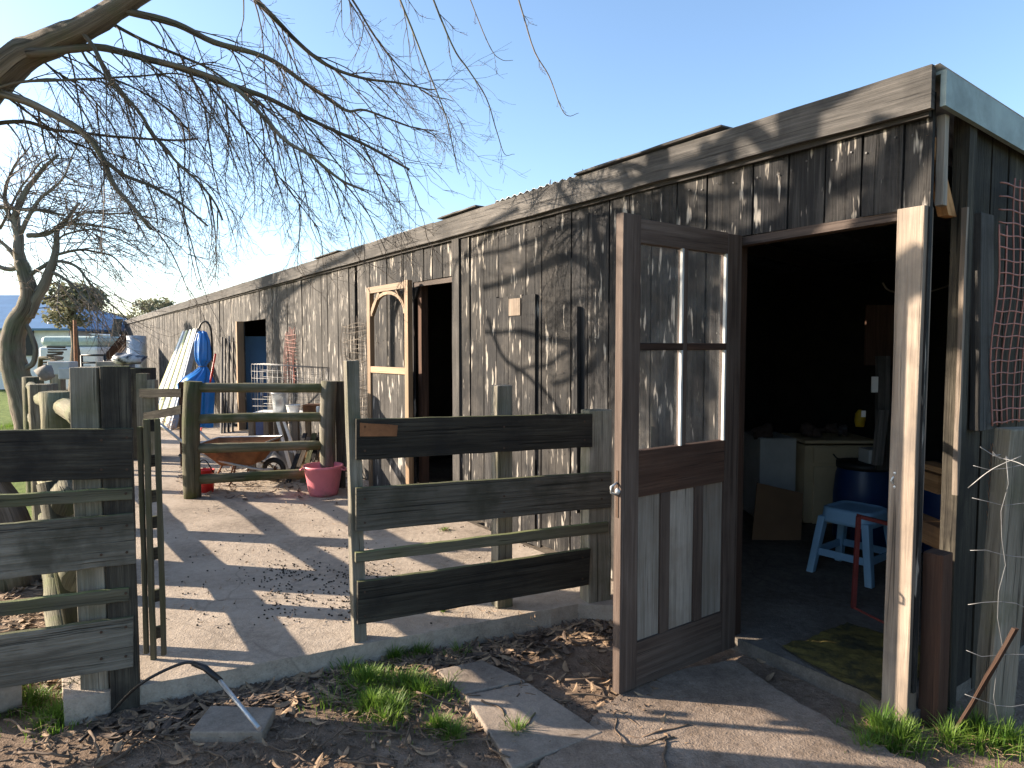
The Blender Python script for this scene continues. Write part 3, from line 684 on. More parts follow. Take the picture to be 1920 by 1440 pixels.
def sublimb(p, d, L_, r):
    n = 9; pts = [p]; dd = d.normalized(); w_ = V((rnd(-1, 1), rnd(-1, 1), rnd(-1, 1)))*.05
    for i in range(n):
        dd = (dd+V((0, 0, -.13))+w_+V((rnd(-1, 1), rnd(-1, 1), rnd(-1, 1)))*.09).normalized(); pts.append(pts[-1]+dd*L_/n)
    tb.tube(pts, [max(.0015, r*(1-.7*i/n)) for i in range(n+1)], 4, cap=False)
    for i in range(1, n+1):
        for _ in range(1 if random.random() < .8 else 0):
            q = (pts[i]-pts[i-1]).normalized(); o = q.cross(V((rnd(-1, 1), rnd(-1, 1), rnd(-1, 1)))).normalized()
            twig(tb, pts[i], q*.8+o*rnd(.4, .8), rnd(.14, .36), r*.36, .5, 0)
for li, (pix, Y0, Y1, r0, r1, dn, tl) in enumerate(LM):
    sp_ = limb(None, tb, pix, Y0, Y1, r0*.66, r1*.7, dn*.7, tl)
    if li in (0, 1, 2, 3, 4, 8, 7, 6, 5, 13, 16, 19, 20, 21, 22, 23):
        for i in range(3, len(sp_)-2, 4 if li in (0, 1, 8, 16) else (6 if li in (3, 4) else 3)):
            d_ = (sp_[i+1]-sp_[i]).normalized(); o = d_.cross(V((rnd(-1, 1), rnd(-1, 1), rnd(-1, 1)))).normalized()
            sublimb(sp_[i], d_*.8+o*.6+V((-.05, .1, -.25)), rnd(.3, .6 if li in (1, 8, 16, 2, 14, 15, 23) else .85), rnd(.0035, .0065))
# branches of the same crown outside the picture: their shadows fall on the barn
def cast(pix, t0, t1, r0, r1, dens=0, tl=(.2, .5)):
    n = len(pix); pts = []
    for i, (a, b_) in enumerate(pix):
        wpt = plane_p(a, b_, H, P); pts.append(wpt+SUN*(t0+(t1-t0)*i/(n-1)))
    sp_ = spline(pts, 5, .015); m_ = len(sp_); bq_ = MB(); bq_.tube(sp_, [(r0+(r1-r0)*i/(m_-1))*(2.2 if r0 < .04 else 1.5) for i in range(m_)], 7, jit=.08); bq_.build('branch', M['bark'], tree)
    if dens:
        for i in range(1, m_):
            if random.random() < dens:
                d_ = (sp_[i]-sp_[i-1]).normalized(); o = d_.cross(V((rnd(-1, 1), rnd(-1, 1), rnd(-1, 1)))).normalized()
                twig(tb, sp_[i], d_+o*.7, rnd(*tl), .006, .4)
CS = [([(1690, 120), (1600, 180), (1545, 230), (1535, 330), (1500, 430), (1330, 500), (1310, 620), (1330, 740)], 5.5, 5.3, .055, .045, .5),
      ([(1740, 240), (1690, 330), (1660, 390), (1600, 520)], 5.6, 5.6, .05, .04, .2),
      ([(1310, 620), (1250, 580), (1190, 570), (1150, 547), (1083, 482), (983, 520), (913, 542)], 5.3, 5.6, .028, .010, .6),
      ([(1300, 650), (1230, 650), (1147, 643), (1073, 647), (993, 627), (920, 627)], 5.3, 5.5, .022, .007, .4),
      ([(1290, 560), (1200, 610), (1150, 657), (1117, 693), (1080, 713), (1043, 723)], 5.3, 5.5, .02, .007, .3),
      ([(1200, 600), (1130, 640), (1080, 662), (1033, 687), (983, 703)], 5.3, 5.5, .014, .005, .2),
      ([(1250, 720), (1180, 640), (1150, 547), (1120, 420), (1080, 360)], 5.3, 5.6, .02, .010, .5),
      ([(930, 600), (957, 673), (1007, 713), (1057, 770), (1080, 850)], 5.5, 5.3, .010, .006, .2),
      ([(1640, 330), (1560, 365), (1440, 362), (1340, 370), (1240, 350)], 5.4, 5.6, .018, .006, .5),
      ([(1690, 560), (1780, 490)], 5.3, 5.3, .03, .03, 0),
      ([(1535, 330), (1450, 260), (1380, 300), (1300, 330), (1200, 350), (1100, 350)], 5.5, 5.8, .022, .006, .8),
      ([(1240, 400), (1215, 480), (1260, 540), (1350, 560), (1480, 640)], 5.4, 5.4, .035, .03, .2),
      ([(1210, 690), (1290, 760), (1330, 850)], 5.3, 5.3, .014, .01, .2),
      ([(1120, 420), (1040, 440), (960, 470), (900, 480), (840, 500)], 5.6, 6.0, .012, .004, .8),
      ([(1000, 400), (930, 440), (870, 500), (860, 600)], 5.7, 6.0, .010, .004, .8),
      ([(700, 470), (600, 520), (520, 570), (480, 600)], 7.5, 8.5, .02, .008, .9),
      ([(560, 540), (520, 560), (500, 620), (510, 700)], 8.5, 8.5, .02, .008, .9),
      ]
for (pix, t0, t1, r0, r1, dn) in CS: cast(pix, t0-(.6 if t0 < 7 else 0), t1-(.6 if t0 < 7 else 0), r0, r1, 0)
rs_ = random.Random(21)
for i in range(12):  # extra random branches, unseen, added for more shadow on the wall
    a, b_ = rs_.uniform(900, 1740), rs_.uniform(150, 560)
    b_ = min(b_, 700); an = rs_.uniform(-2.6, -.2)+3.14; L_ = rs_.uniform(80, 240); pts = [(a, b_)]
    for k in range(4): an += rs_.uniform(-.5, .5); pts.append((pts[-1][0]+math.cos(an)*L_/4, pts[-1][1]+abs(math.sin(an))*L_/4*.8))
    cast(pts, rs_.uniform(5.2, 6.4), rs_.uniform(5.2, 6.4), rs_.uniform(.008, .022), .004, .5)
tk.build('trunk', M['bark'], tree); tb.build('twigs', M['twig'], tree)
print('twigs', tw_count)

tr2 = thing('twisted_tree', 'gnarled leafless tree with a twisted trunk in front of the caravan', 'tree', pp(55, 790, 10.5)*V((1, 1, 0)) if False else V((pp(55, 790, 10.5).x, 10.5, 0)))
tk = MB(); tb = MB(); Y2 = 10.5; TREE[0] = tr2
def l2(pix, r0, r1, dn=0, tl=(.5, 1.3), Y1=None, sides=8, droop=.35):
    return limb(None, tb, pix, Y2, Y1 or Y2, r0, r1, dn*2.2, tl, droop, .03, sides, 0, .010)
tk.tube(spline([pp(a, b_, Y2) for a, b_ in ((62, 815), (52, 770), (38, 720), (25, 680), (24, 640), (34, 600), (52, 572), (56, 545), (47, 515), (38, 490))], 5, .02), [.24, .23, .22, .22, .21]+[.21-.003*i for i in range(42)], 12, jit=.05)
l2([(38, 500), (34, 450), (30, 400), (60, 340), (110, 290)], .085, .02, 5); l2([(50, 590), (72, 555), (92, 515), (103, 480), (110, 430), (150, 380)], .10, .02, 4)
l2([(45, 520), (75, 505), (100, 492), (135, 496), (170, 530), (205, 570), (240, 600)], .035, .008, 5)
l2([(95, 510), (130, 530), (165, 565), (200, 590)], .03, .008, 5); l2([(38, 500), (15, 505), (-20, 490)], .04, .03, 3); l2([(40, 520), (25, 480), (5, 455), (-30, 430)], .04, .02, 4)
l2([(50, 440), (90, 437), (130, 420), (190, 425), (250, 440)], .04, .008, 6); l2([(-30, 385), (60, 392), (122, 403)], .035, .02, 5)
l2([(35, 440), (70, 380), (110, 340), (150, 260)], .035, .008, 6); l2([(103, 480), (150, 470), (210, 480), (250, 520)], .025, .006, 6)
l2([(33, 430), (10, 380), (20, 320), (60, 270)], .04, .008, 6); l2([(110, 430), (160, 400), (220, 400), (290, 410), (330, 420)], .022, .005, 7)
l2([(0, 430), (40, 350), (90, 300), (170, 300)], .02, .005, 7); l2([(100, 490), (110, 450), (170, 430), (220, 450), (280, 480)], .02, .005, 7)
l2([(46, 690), (60, 680), (66, 655), (58, 625), (45, 605)], .045, .03)
tk.build('trunk', M['bark'], tr2); tb.build('twigs', M['twig2'], tr2)
def crown_tree(label, px, py_base, Y, pyc, rx, rz, n, mat, tw=0, name='bushy_tree', lz=.06):
    base = V((pp(px, py_base, Y).x, Y, 0)); t_ = thing(name, label, 'tree', base)
    q = MB(); c = pp(px, pyc, Y); q.tube(spline([base, base.lerp(c, .5)+V((.1, 0, 0)), c], 4), [.12]*5+[.08]*4, 8, jit=.05)
    for i in range(9):
        a = 6.28*i/9; e = c+V((math.cos(a)*rx*.8, math.sin(a)*rx*.8, rnd(-.4, .8)*rz)); q.tube(spline([c-UP*rz*.5, (c+e)/2+UP*.1, e], 3), .03, 5)
    q.build('trunk', M['bark'], t_)
    q = MB(); cl = [V((rnd(-1, 1), rnd(-1, 1), rnd(-1, 1)))*.75 for _ in range(26)]
    for i in range(n):
        k = random.choice(cl); o = k+V((random.gauss(0, .2), random.gauss(0, .2), random.gauss(0, .18)))
        if o.length > 1.15: continue
        p = c+V((o.x*rx, o.y*rx, o.z*rz)); a = V((rnd(-1, 1), rnd(-1, 1), rnd(-1, 1))).normalized()*lz; b_ = a.orthogonal().normalized()*lz*.45
        n0 = len(q.v); q.v += [p-a, p+b_, p+a, p-b_]; q.face((n0, n0+1, n0+2, n0+3))
    q.build('crown', mat, t_); return t_
crown_tree('small round olive tree rising behind the caravan', 133, 700, 16, 572, .72, .50, 2600, M['leafgreen'])
crown_tree('distant airy tree showing above the far end of the barn roof', 292, 700, 34, 585, 1.0, .75, 1500, M['leafgreen'], name='distant_tree', lz=.09)
crown_tree('dark distant tree right of the caravan behind leaning planks', 190, 700, 30, 615, 1.6, .7, 2400, M['leafgreen'], name='distant_tree', lz=.09)
crown_tree('low distant tree just left of the barn end', 235, 700, 38, 612, 1.4, .6, 1500, M['leafgreen'], name='distant_tree', lz=.09)

# ================================================================ FAR LEFT: house, caravan, junk
hY = 24
hs = thing('house', 'white house with a blue metal roof far behind the left tree', 'house', (pp(30, 690, hY).x, hY, 0))
x0, x1 = pp(-250, 600, hY).x, pp(128, 600, hY).x; ez = pp(100, 618, hY).z; rz = pp(0, 555, hY+3).z
q = MB(); q.box(((x0+x1)/2, hY+3, ez/2), x1-x0, 6, ez); q.build('wall', M['whitehouse'] if 'whitehouse' in M else M['white'], hs)
q = MB()
for i in range(2):
    a = V((x0-.3, hY-.3, ez)); b_ = V((x1+.25, hY-.3, ez)); c = V((x1-2.4, hY+3, rz)); d = V((x0+2, hY+3, rz))
n0 = 0; e = V((x1+.25, hY+6.3, ez)); f_ = V((x0-.3, hY+6.3, ez)); q.v += [a, b_, c, d, e, f_]
q.face((0, 1, 2, 3)); q.face((1, 4, 2)); q.face((4, 5, 3, 2)); q.face((5, 0, 3)); q.build('roof', plain('blue roof', (.10, .19, .32), .45, var=.15, scale=2), hs, solid=.08)
q = MB(); a = pp(49, 640, hY-.05); q.box((a.x, hY-.03, a.z), .5, .06, 1.0); q.build('window', M['black'], hs)
cY = 18
cv = thing('caravan', 'old white and grey green caravan parked behind the pole fence', 'caravan', (pp(125, 690, cY).x, cY, 0))
x0, x1 = pp(70, 650, cY).x, pp(183, 650, cY).x; zt = pp(100, 630, cY).z; zm = pp(100, 650, cY).z
q = MB(); q.box(((x0+x1)/2, cY+1, (zm+.35)/2), x1-x0, 2, zm-.35); q.build('body', M['white'], cv, bevel=.08)
q = MB(); q.box(((x0+x1)/2, cY+1, (zm+zt)/2), x1-x0-.05, 1.95, zt-zm); q.build('roof_panel', plain('faded green panel', (.42, .5, .45), .6, var=.15), cv, bevel=.12)
for i in range(3):
    q = MB(); c = x0+(x1-x0)*(.2+.28*i); q.box((c, cY-.01, .85), .35, .03, .32); q.build('window', M['whitegrey'], cv)
q = MB(); q.tube([(x0+.5, cY+.1, .3), (x0+.5, cY+.3, .3)], .3, 14); q.build('wheel', M['black'], cv)
# white gable shed beyond
sh = thing('white_shed', 'small white gabled shed to the right of the caravan', 'shed', (pp(173, 690, 27).x, 27, 0))
x0, x1 = pp(163, 640, 27).x, pp(183, 640, 27).x; q = MB(); q.box(((x0+x1)/2, 28, .9), x1-x0, 2, 1.8); q.build('wall', M['white'], sh)
q = MB(); zz = pp(170, 620, 27).z; q.beam(V(((x0+x1)/2, 26.9, zz)), V(((x0+x1)/2, 29.1, zz)), V((1, 0, 0)), UP, x1-x0+.2, .08); q.build('roof', M['whitegrey'], sh)
gs = thing('grey_shed', 'low grey open fronted lean-to shed at the barn end', 'shed', (pp(200, 690, 24).x, 24, 0))
x0, x1 = pp(183, 640, 24).x, pp(222, 640, 24).x; q = MB(); z_ = pp(200, 628, 24).z
q.box(((x0+x1)/2, 25.2, z_/2), x1-x0, .1, z_); q.box((x0+.05, 24.6, z_/2), .1, 1.2, z_-.1); q.box((x1-.05, 24.6, z_/2), .1, 1.2, z_-.1); q.build('wall', M['weather'], gs)
q = MB(); q.beam(V((x0-.1, 24.5, z_+.02)), V((x1+.1, 24.5, z_-.06)), V((0, 1, 0)), UP, 1.6, .05); q.build('roof', M['galv'], gs)
# pile of wood pieces on a post
wpX = pp(104, 700, 7.6)
st = thing('wood_stack', 'teetering stack of thin split wood pieces in front of the caravan', 'wood stack', (wpX.x, 7.6, wpX.z-.12))
for i in range(9):
    y = 688-4.6*i; c = pp(104+rnd(-4, 4), y, 7.6); wd = rnd(.14, .26)*(1-.03*i); q = MB()
    a = rnd(-.6, .6); ax = V((math.cos(a), math.sin(a), rnd(-.12, .12))).normalized(); q.beam(c-ax*wd*.5, c+ax*wd*.5, V((-ax.y, ax.x, 0)).normalized(), UP, rnd(.05, .1), .018, jit=.006); q.build('piece', M['jamb'], st)
def simple_post(px, pyt, Y, w_, label, mat='post', group=None, name='fence_post', zb=-.02, pyb=None, top=True):
    a = pp(px, pyt, Y); q = MB(); q.beam(V((0, 0, zb))+V((a.x, a.y, 0)), a, V((1, 0, 0)), V((0, 1, 0)), w_, w_*.9, n=6, jit=w_*.03)
    o = q.build(name, M[mat], bevel=.006); return tag(o, label, 'post', group)
simple_post(110, 698, 7.6, .10, 'grey post carrying the stack of split wood')
q = MB(); Yr = 7.4
simple_post(82, 720, 5.2, .14, 'stout lit post with a paler left side near the tree trunk', 'post')
cl = MB(); a = pp(85, 700, 5.25); cl.blob(a+UP*.0, .07, .05, .06, 7, 5, .3); tag(cl.build('stone', M['concrete2']), 'rough brown stone resting on the stout post', 'stone')
q = MB(); q.box(pp(118, 690, 7.3), .24, .15, .14); q.box(pp(130, 700, 7.28), .15, .15, .12)
tag(q.build('block', M['whitegrey'], bevel=.01), 'pale concrete block beside the wood stack', 'block')
# arch frame
fr_ = MB(); fr_.tube([pp(76, 690, 7.9), pp(76, 672, 7.9), pp(98, 671, 7.9), pp(98, 690, 7.9)], .03, 6); fr_.tube([pp(76, 690, 7.9)*V((1, 1, 0)), pp(76, 690, 7.9)], .03, 6); fr_.tube([pp(98, 690, 7.9)*V((1, 1, 0)), pp(98, 690, 7.9)], .03, 6)
tag(fr_.build('wooden_arch', M['round']), 'small square wooden frame standing left of the wood stack', 'frame')
# rusty pole
q = MB(); a = pp(142, 685, 13); q.tube([V((a.x, 13, -.02)), pp(140, 600, 13)], [.035, .03], 6); tag(q.build('pole', M['rust']), 'thin rusty pole in front of the caravan', 'pole')
# dark metal gate and grey tank in the middle distance
tgt = thing('metal_gate', 'grey tubular metal gate in front of the caravan', 'gate', (pp(170, 700, 9).x, 9, 0)); q = MB()
for y in (666, 680, 692): q.tube([pp(153, y, 9), pp(196, y, 9)], .014, 6)
q.tube([pp(153, 666, 9), V((pp(153, 666, 9).x, 9, 0))], .016, 6); q.tube([pp(196, 666, 9), V((pp(196, 666, 9).x, 9, 0))], .016, 6); q.build('frame', M['black'], tgt)
q = MB(); c = pp(200, 690, 8.6); q.box((c.x, 8.8, c.z-.25), .34, .3, .66); tag(q.build('grey_box', M['concrete2'], bevel=.01), 'dark grey block standing behind the two tall posts', 'box')
q = MB(); c = pp(242, 674, 8.6); q.blob(c, .19, .15, .075, 14, 8, .2); q.blob(c+V((-.1, 0, .015)), .09, .1, .07, 8, 6, .3)
tag(q.build('plastic_sack', plain('black and white sack', (.03, .03, .035), .4, c2=(.45, .47, .48), thr=(.5, .58), scale=6)), 'black and white crumpled plastic sack behind the left posts', 'sack')
q = MB(); c = pp(242, 684, 8.6); q.box((c.x, 8.6, c.z/2-.02), .5, .35, c.z-.04); tag(q.build('timber_crate', M['rail'], bevel=.005), 'weathered timber crate under the plastic sack', 'crate')
# leaning timbers
q = MB(); q.beam(pp(206, 672, 20), pp(222, 598, 20), V((1, 0, 0)), V((0, 1, 0)), .25, .05); tag(q.build('leaning_plank', M['fascia']), 'tall grey purple plank leaning at the barn end', 'plank')
q = MB()
for i in range(5): q.beam(pp(196+5*i, 672, 16+.2*i), pp(232+3*i, 628+2*i, 16.4), V((0, 0, 1)), V((0, 1, 0)), .12, .04, jit=.01)
tag(q.build('timber_pile', M['brownpost']), 'heap of brown broken boards leaning at the far barn end', 'timber')
q = MB(); c = pp(257, 667, 15.5); q.lathe((c.x, 15.5, .1), [(.20, 0), (.20, c.z+.35), (.0, c.z+.36)], 16); q.lathe((c.x, 15.5, .1), [(.21, .3), (.21, .33)], 16, False)
tag(q.build('drum', M['galv']), 'pale grey upright drum against the far barn wall', 'drum')
# leaning white sheet
ws = thing('metal_sheet', 'white and yellow striped metal sheet leaning against the barn wall', 'panel', gp(320, 800, SZ))
def wq(px, py, o=0): return plane_p(px, py, W(0, -.06-o, 0), P)
tl_, tr_ = wq(341, 622), wq(371, 617); bl_, br_ = gp(268, 800, SZ), gp(322, 806, SZ)
nn_ = (bl_-tl_).cross(tr_-tl_).normalized(); 
if nn_.y > 0: nn_ = -nn_
nst = 9
for i in range(nst):
    k0, k1 = i/nst, (i+1)/nst-.01; q = MB(); hgt = .025*(i % 2)
    a, b_, c, d = tl_.lerp(tr_, k0), tl_.lerp(tr_, k1), bl_.lerp(br_, k1), bl_.lerp(br_, k0)
    q.v += [a+nn_*hgt, b_+nn_*hgt, c+nn_*hgt, d+nn_*hgt, a+nn_*(hgt-.03), b_+nn_*(hgt-.03), c+nn_*(hgt-.03), d+nn_*(hgt-.03)]
    for f in ((0, 1, 2, 3), (7, 6, 5, 4), (0, 4, 5, 1), (1, 5, 6, 2), (2, 6, 7, 3), (3, 7, 4, 0)): q.face(f)
    q.build('strip', M['white'] if i % 3 else plain('pale yellow paint', (.5, .5, .25), .6), ws)
q = MB()
q.beam(tr_+nn_*-.02, br_+nn_*-.02, (tr_-tl_).normalized(), nn_, .03, .10); q.build('side_edge', plain('bluish grey panel side', (.28, .33, .40), .6), ws)
# blue tarp bundle
tx = pp(380, 700, 9.4); tp = thing('blue_tarpaulin', 'bright blue tarpaulin bundle tied at its waist, hanging by the barn', 'tarpaulin', (tx.x, tx.y, 0))
def tarp(prof, nm):
    q = MB()
    def fn(u, v):
        k = u*(len(prof)-1); i = min(int(k), len(prof)-2); f = k-i
        cx = prof[i][0]*(1-f)+prof[i+1][0]*f; py = prof[i][1]*(1-f)+prof[i+1][1]*f; rx = prof[i][2]*(1-f)+prof[i+1][2]*f
        c = pp(cx, py, tx.y); a = v*2*math.pi; r = rx/F*tx.y*(1+.10*math.sin(a*7+u*3)+.06*math.sin(a*13+u*9))
        return c+V((math.cos(a)*r, math.sin(a)*r*.8, .01*math.sin(a*5)))
    q.sheet(fn, 30, 72); return q.build(nm, M['bluetarp'], tp)
tarp([(379, 621, 2), (379, 624, 8), (380, 640, 13), (381, 660, 14), (382, 675, 13), (381, 684, 7), (380, 688, 5)], 'upper_bundle')
tarp([(380, 686, 5), (380, 692, 10), (376, 700, 17), (371, 708, 25), (369, 716, 30), (370, 730, 30), (372, 800, 26)], 'lower_skirt')
q = MB(); c = pp(380, 687, tx.y); q.tube([c+V((math.cos(a)*.045, math.sin(a)*.045, 0)) for a in [i*.7 for i in range(10)]], .006, 5); q.build('tie', M['string'], tp)
q = MB(); q.tube(spline([pp(372, 618, tx.y), pp(378, 606, tx.y), pp(388, 604, tx.y), pp(396, 622, tx.y), pp(398, 680, tx.y+.1), pp(397, 770, tx.y+.1)], 5), .014, 6); tag(q.build('hose_shadow_loop', M['black']), 'black hose loop with its arched shadow drawn dark over the blue tarpaulin', 'hose')  # black tube draws the arched shadow of the hose loops
q = MB(); q.tube([gp(376, 812, SZ), pp(404, 664, 8.6)], .012, 6); tag(q.build('broom_stick', M['red']), 'thin red tool handle leaning beside the blue tarpaulin', 'tool handle')
q = MB()
for i, (a, b_, mt) in enumerate(((412, 632, 'fascia'), (418, 634, 'weather'), (425, 630, 'tar'), (433, 640, 'weather'))):
    q = MB(); g0 = gp(a+3, 812-i, SZ); q.beam(g0, wq(a+4, b_, .02), D, P, .10-.01*i, .025, n=4, jit=.004); tag(q.build('leaning_board', M[mt]), ['pale split board leaning left of the third doorway', 'rough grey board next to the pale split one', 'dark narrow board leaning left of the third doorway', 'short grey board nearest the orange door post'][i], 'board')

# ---------------------------------------------------------------- yard things behind the rail fence
# table
TY = 7.6
tbz = pp(520, 780, TY).z
tx0, tx1 = pp(459, 780, TY).x, pp(604, 780, TY).x
tbl = thing('work_table', 'white topped outdoor table with wooden legs behind the rail fence', 'table', ((tx0+tx1)/2, TY, SZ))
q = MB(); q.box(((tx0+tx1)/2, TY+.25, tbz), tx1-tx0, .6, .035, jit=.002); q.build('tabletop', M['white'], tbl, bevel=.004)
for xx in (tx0+.07, tx1-.30):
    for yy in (TY+.02, TY+.48):
        q = MB(); q.beam(V((xx, yy, SZ)), V((xx, yy, tbz-.02)), V((1, 0, 0)), V((0, 1, 0)), .06, .06); q.build('leg', M['jamb'], tbl)
q = MB(); q.beam(V((tx0+.5, TY+.0, SZ+.05)), V((tx0+.36, TY+.0, tbz-.03)), V((1, 0, 0)), V((0, 1, 0)), .035, .02); q.beam(V((tx0+.62, TY-.01, SZ+.05)), V((tx0+.43, TY-.01, tbz-.03)), V((1, 0, 0)), V((0, 1, 0)), .03, .02); q.build('brace', M['white'], tbl)
# galvanised bucket, white bucket
def bucket(px, pyb, pyt, rpx, Y, label, mat, base, name='bucket', group=None, handle=True, ratio=.78):
    b_ = pp(px, pyb, Y); z1 = pp(px, pyt, Y).z; z0 = b_.z if base is None else base; r = rpx/F*Y; h = z1-z0
    t_ = thing(name, label, 'bucket', (b_.x, Y, z0), group); q = MB()
    q.lathe((b_.x, Y, z0), [(r*ratio, 0), (r*(ratio+.12), h*.5), (r*.98, h*.97), (r*1.06, h*.97), (r*1.06, h), (r*.96, h), (r*(ratio-.04), .02)], 26)
    q.lathe((b_.x, Y, z0+.02), [(.001, 0), (r*(ratio-.03), 0)], 26, False)
    q.build('tub', mat, t_)
    if handle:
        q = MB(); q.tube(spline([V((b_.x-r, Y, z0+h*.93)), V((b_.x-r*.7, Y-.05, z0+h*1.25)), V((b_.x, Y-.08, z0+h*1.45)), V((b_.x+r*.7, Y-.05, z0+h*1.25)), V((b_.x+r, Y, z0+h*.93))], 4), .004, 5); q.build('handle', M['wire'], t_)
    return t_
tz = tbz+.019
bucket(526, 775, 736, 16, TY+.15, 'grey galvanised bucket standing on the work table', M['galv'], tz)
bucket(550, 775, 759, 13, TY+.08, 'small white bucket on the right of the work table', M['white'], tz, handle=False)
# wire cage
cg = thing('wire_cage', 'wire mesh cage standing on the work table by the buckets', 'cage', ((tx0+tx1)/2, TY+.3, tz))
q = MB(); cx0, cx1 = tx0+.03, tx1-.02; ct = pp(500, 682, TY+.3).z
for yy in (TY+.15, TY+.5):
    n_ = 14
    for i in range(n_+1):
        x_ = cx0+(cx1-cx0)*i/n_; q.tube([V((x_, yy, tz)), V((x_, yy, ct-.05*(i/n_)))], .0022, 4)
    for i in range(8):
        z_ = tz+(ct-tz)*i/7; q.tube([V((cx0, yy, z_)), V((cx1, yy, z_-.05*(i/7)))], .0022, 4)
for i in range(5):
    yy = TY+.15+.35*i/4
    for x_ in (cx0, cx1): q.tube([V((x_, yy, tz)), V((x_, yy, ct-(.05 if x_ == cx1 else 0)))], .0022, 4)
    q.tube([V((cx0, yy, ct)), V((cx1, yy, ct-.05))], .0022, 4)
q.build('mesh', M['wire'], cg)
q = MB(); q.box(pp(497, 735, 8.4), .10, .06, .12); tag(q.build('blue_jug', M['bluebarrel'], bevel=.02), 'small bright blue plastic jug behind the fence top rail', 'jug')
# clutter on table
q = MB(); c = pp(586, 765, TY+.1); q.box((c.x, TY+.15, tz+.05), .2, .16, .10); 
for i in range(5): q.box((c.x, TY+.06, tz+.012+.02*i), .22, .01, .008)
tag(q.build('wire_basket', M['rust']), 'rusty dark basket at the right end of the table', 'basket')
q = MB(); c = pp(597, 765, TY); q.lathe((c.x, TY+.02, tz), [(.025, 0), (.03, .05), (.03, .085), (.018, .09)], 14); tag(q.build('jar', M['whitegrey']), 'pale grey jar at the table end by the post', 'jar')
OFL = [c_+' offcut plank leaning under the table, '+d_ for c_, d_ in (('black', 'leftmost of the pile'), ('pale', 'beside the leftmost black one'), ('orange', 'between the pale and the mossy ones'), ('grey mossy', 'in the middle of the pile'), ('black', 'just right of the mossy one'), ('pale', 'next to the last orange one'), ('orange', 'closest to the round fence post'))]
for k_ in range(7):
    q = MB()
    a = gp(540+9*k_, 905-3*(k_ % 3), SZ); b_ = pp(572+6*k_, 812+8*(k_ % 3), TY-.1+.05*k_)
    q.beam(a, b_, V((1, 0, 0)), V((0, 1, 0)), rnd(.03, .06), .025, jit=.003)
    tag(q.build('leaning_offcut', [M['tar'], M['jamb'], M['orangewood'], M['rail']][k_ % 4]), OFL[k_], 'offcut', 'offcuts leaning under the table')
q = MB()
def sk(u, v):
    a = u*6.283; r = .30*(1-.15*v); return V((pp(520, 870, 7.9).x+math.cos(a)*r*1.3*(1-v*.9), 7.9+math.sin(a)*r*(1-v*.9), SZ+.20*math.sin(v*1.5)+.03*math.sin(a*5+v*4)))
q.sheet(sk, 40, 10); tag(q.build('grey_tarp', plain('grey canvas', (.22, .21, .20), .9, var=.2)), 'grey crumpled canvas heap under the work table', 'canvas')
q = MB(); c = pp(535, 800, 8.0)
for i in range(5): q.beam(V((pp(500+9*i, 800, 8.3).x, 8.3, SZ)), V((pp(500+9*i, 800, 8.3).x, 8.3, .62)), V((1, 0, 0)), V((0, 1, 0)), .05, .02, jit=.002)
tag(q.build('pallet', M['jamb']), 'upright pale pallet slats behind the table legs', 'pallet')
q = MB(); c = pp(488, 815, 8.2); q.box((c.x, 8.3, .36), .16, .2, .5); tag(q.build('blue_box', plain('dark blue paint', (.05, .07, .16), .5), bevel=.01), 'dark blue upright box beside the table leg', 'box')
# wheelbarrow
WY = 7.05; wb = thing('wheelbarrow', 'rusty wheelbarrow with a deep steel tray behind the rail fence', 'wheelbarrow', (pp(450, 900, WY).x, WY, SZ))
q = MB(); zt_ = pp(450, 828, WY).z; zb_ = pp(450, 868, WY).z; xa, xb = pp(385, 830, WY).x, pp(512, 830, WY).x; ya, yb = pp(425, 868, WY).x, pp(483, 868, WY).x
tv = [V((xa, WY-.28, zt_)), V((xb, WY-.25, zt_+.02)), V((xb, WY+.3, zt_+.02)), V((xa, WY+.32, zt_)), V((ya, WY-.17, zb_)), V((yb, WY-.15, zb_)), V((yb, WY+.2, zb_)), V((ya, WY+.2, zb_))]
q.v += tv
for f in ((4, 5, 6, 7), (0, 1, 5, 4), (1, 2, 6, 5), (2, 3, 7, 6), (3, 0, 4, 7)): q.face(f)
q.build('tray', M['rust'], wb, bevel=.02, solid=.006)
q = MB(); q.tube(tv[:4]+[tv[0]], .010, 6); q.build('tray_rim', M['galv'], wb)
for yy in (-.2, .24):
    q = MB(); hl = pp(322, 790, WY); q.tube(spline([V((hl.x, WY+yy*1.2, hl.z)), V((xa+.05, WY+yy, zt_-.10)), V((yb, WY+yy*.7, zb_-.03)), V((yb+.18, WY+yy*.2, SZ+.14))], 5), .015, 8); q.build('handle', M['galv'], wb)
    q = MB(); q.tube(spline([V((ya+.02, WY+yy*.8, zb_)), V((ya-.06, WY+yy, SZ)), V((ya+.10, WY+yy, SZ)), V((ya+.16, WY+yy*.8, zb_))], 4), .010, 6); q.build('leg', M['rust'], wb)
q = MB(); wc = V((yb+.16, WY+.02, SZ+.13)); 
q.tube([wc+V((math.cos(a)*.10, 0, math.sin(a)*.10)) for a in [i*2*math.pi/20 for i in range(21)]], .028, 8, cap=False); wh = q.build('wheel', M['black'], wb)
q = MB(); q.tube([wc-V((0, .05, 0)), wc+V((0, .05, 0))], .02, 8)
for i in range(6): q.tube([wc, wc+V((math.cos(i*1.047)*.08, 0, math.sin(i*1.047)*.08))], .005, 4)
q.build('rim', M['rust'], wh)
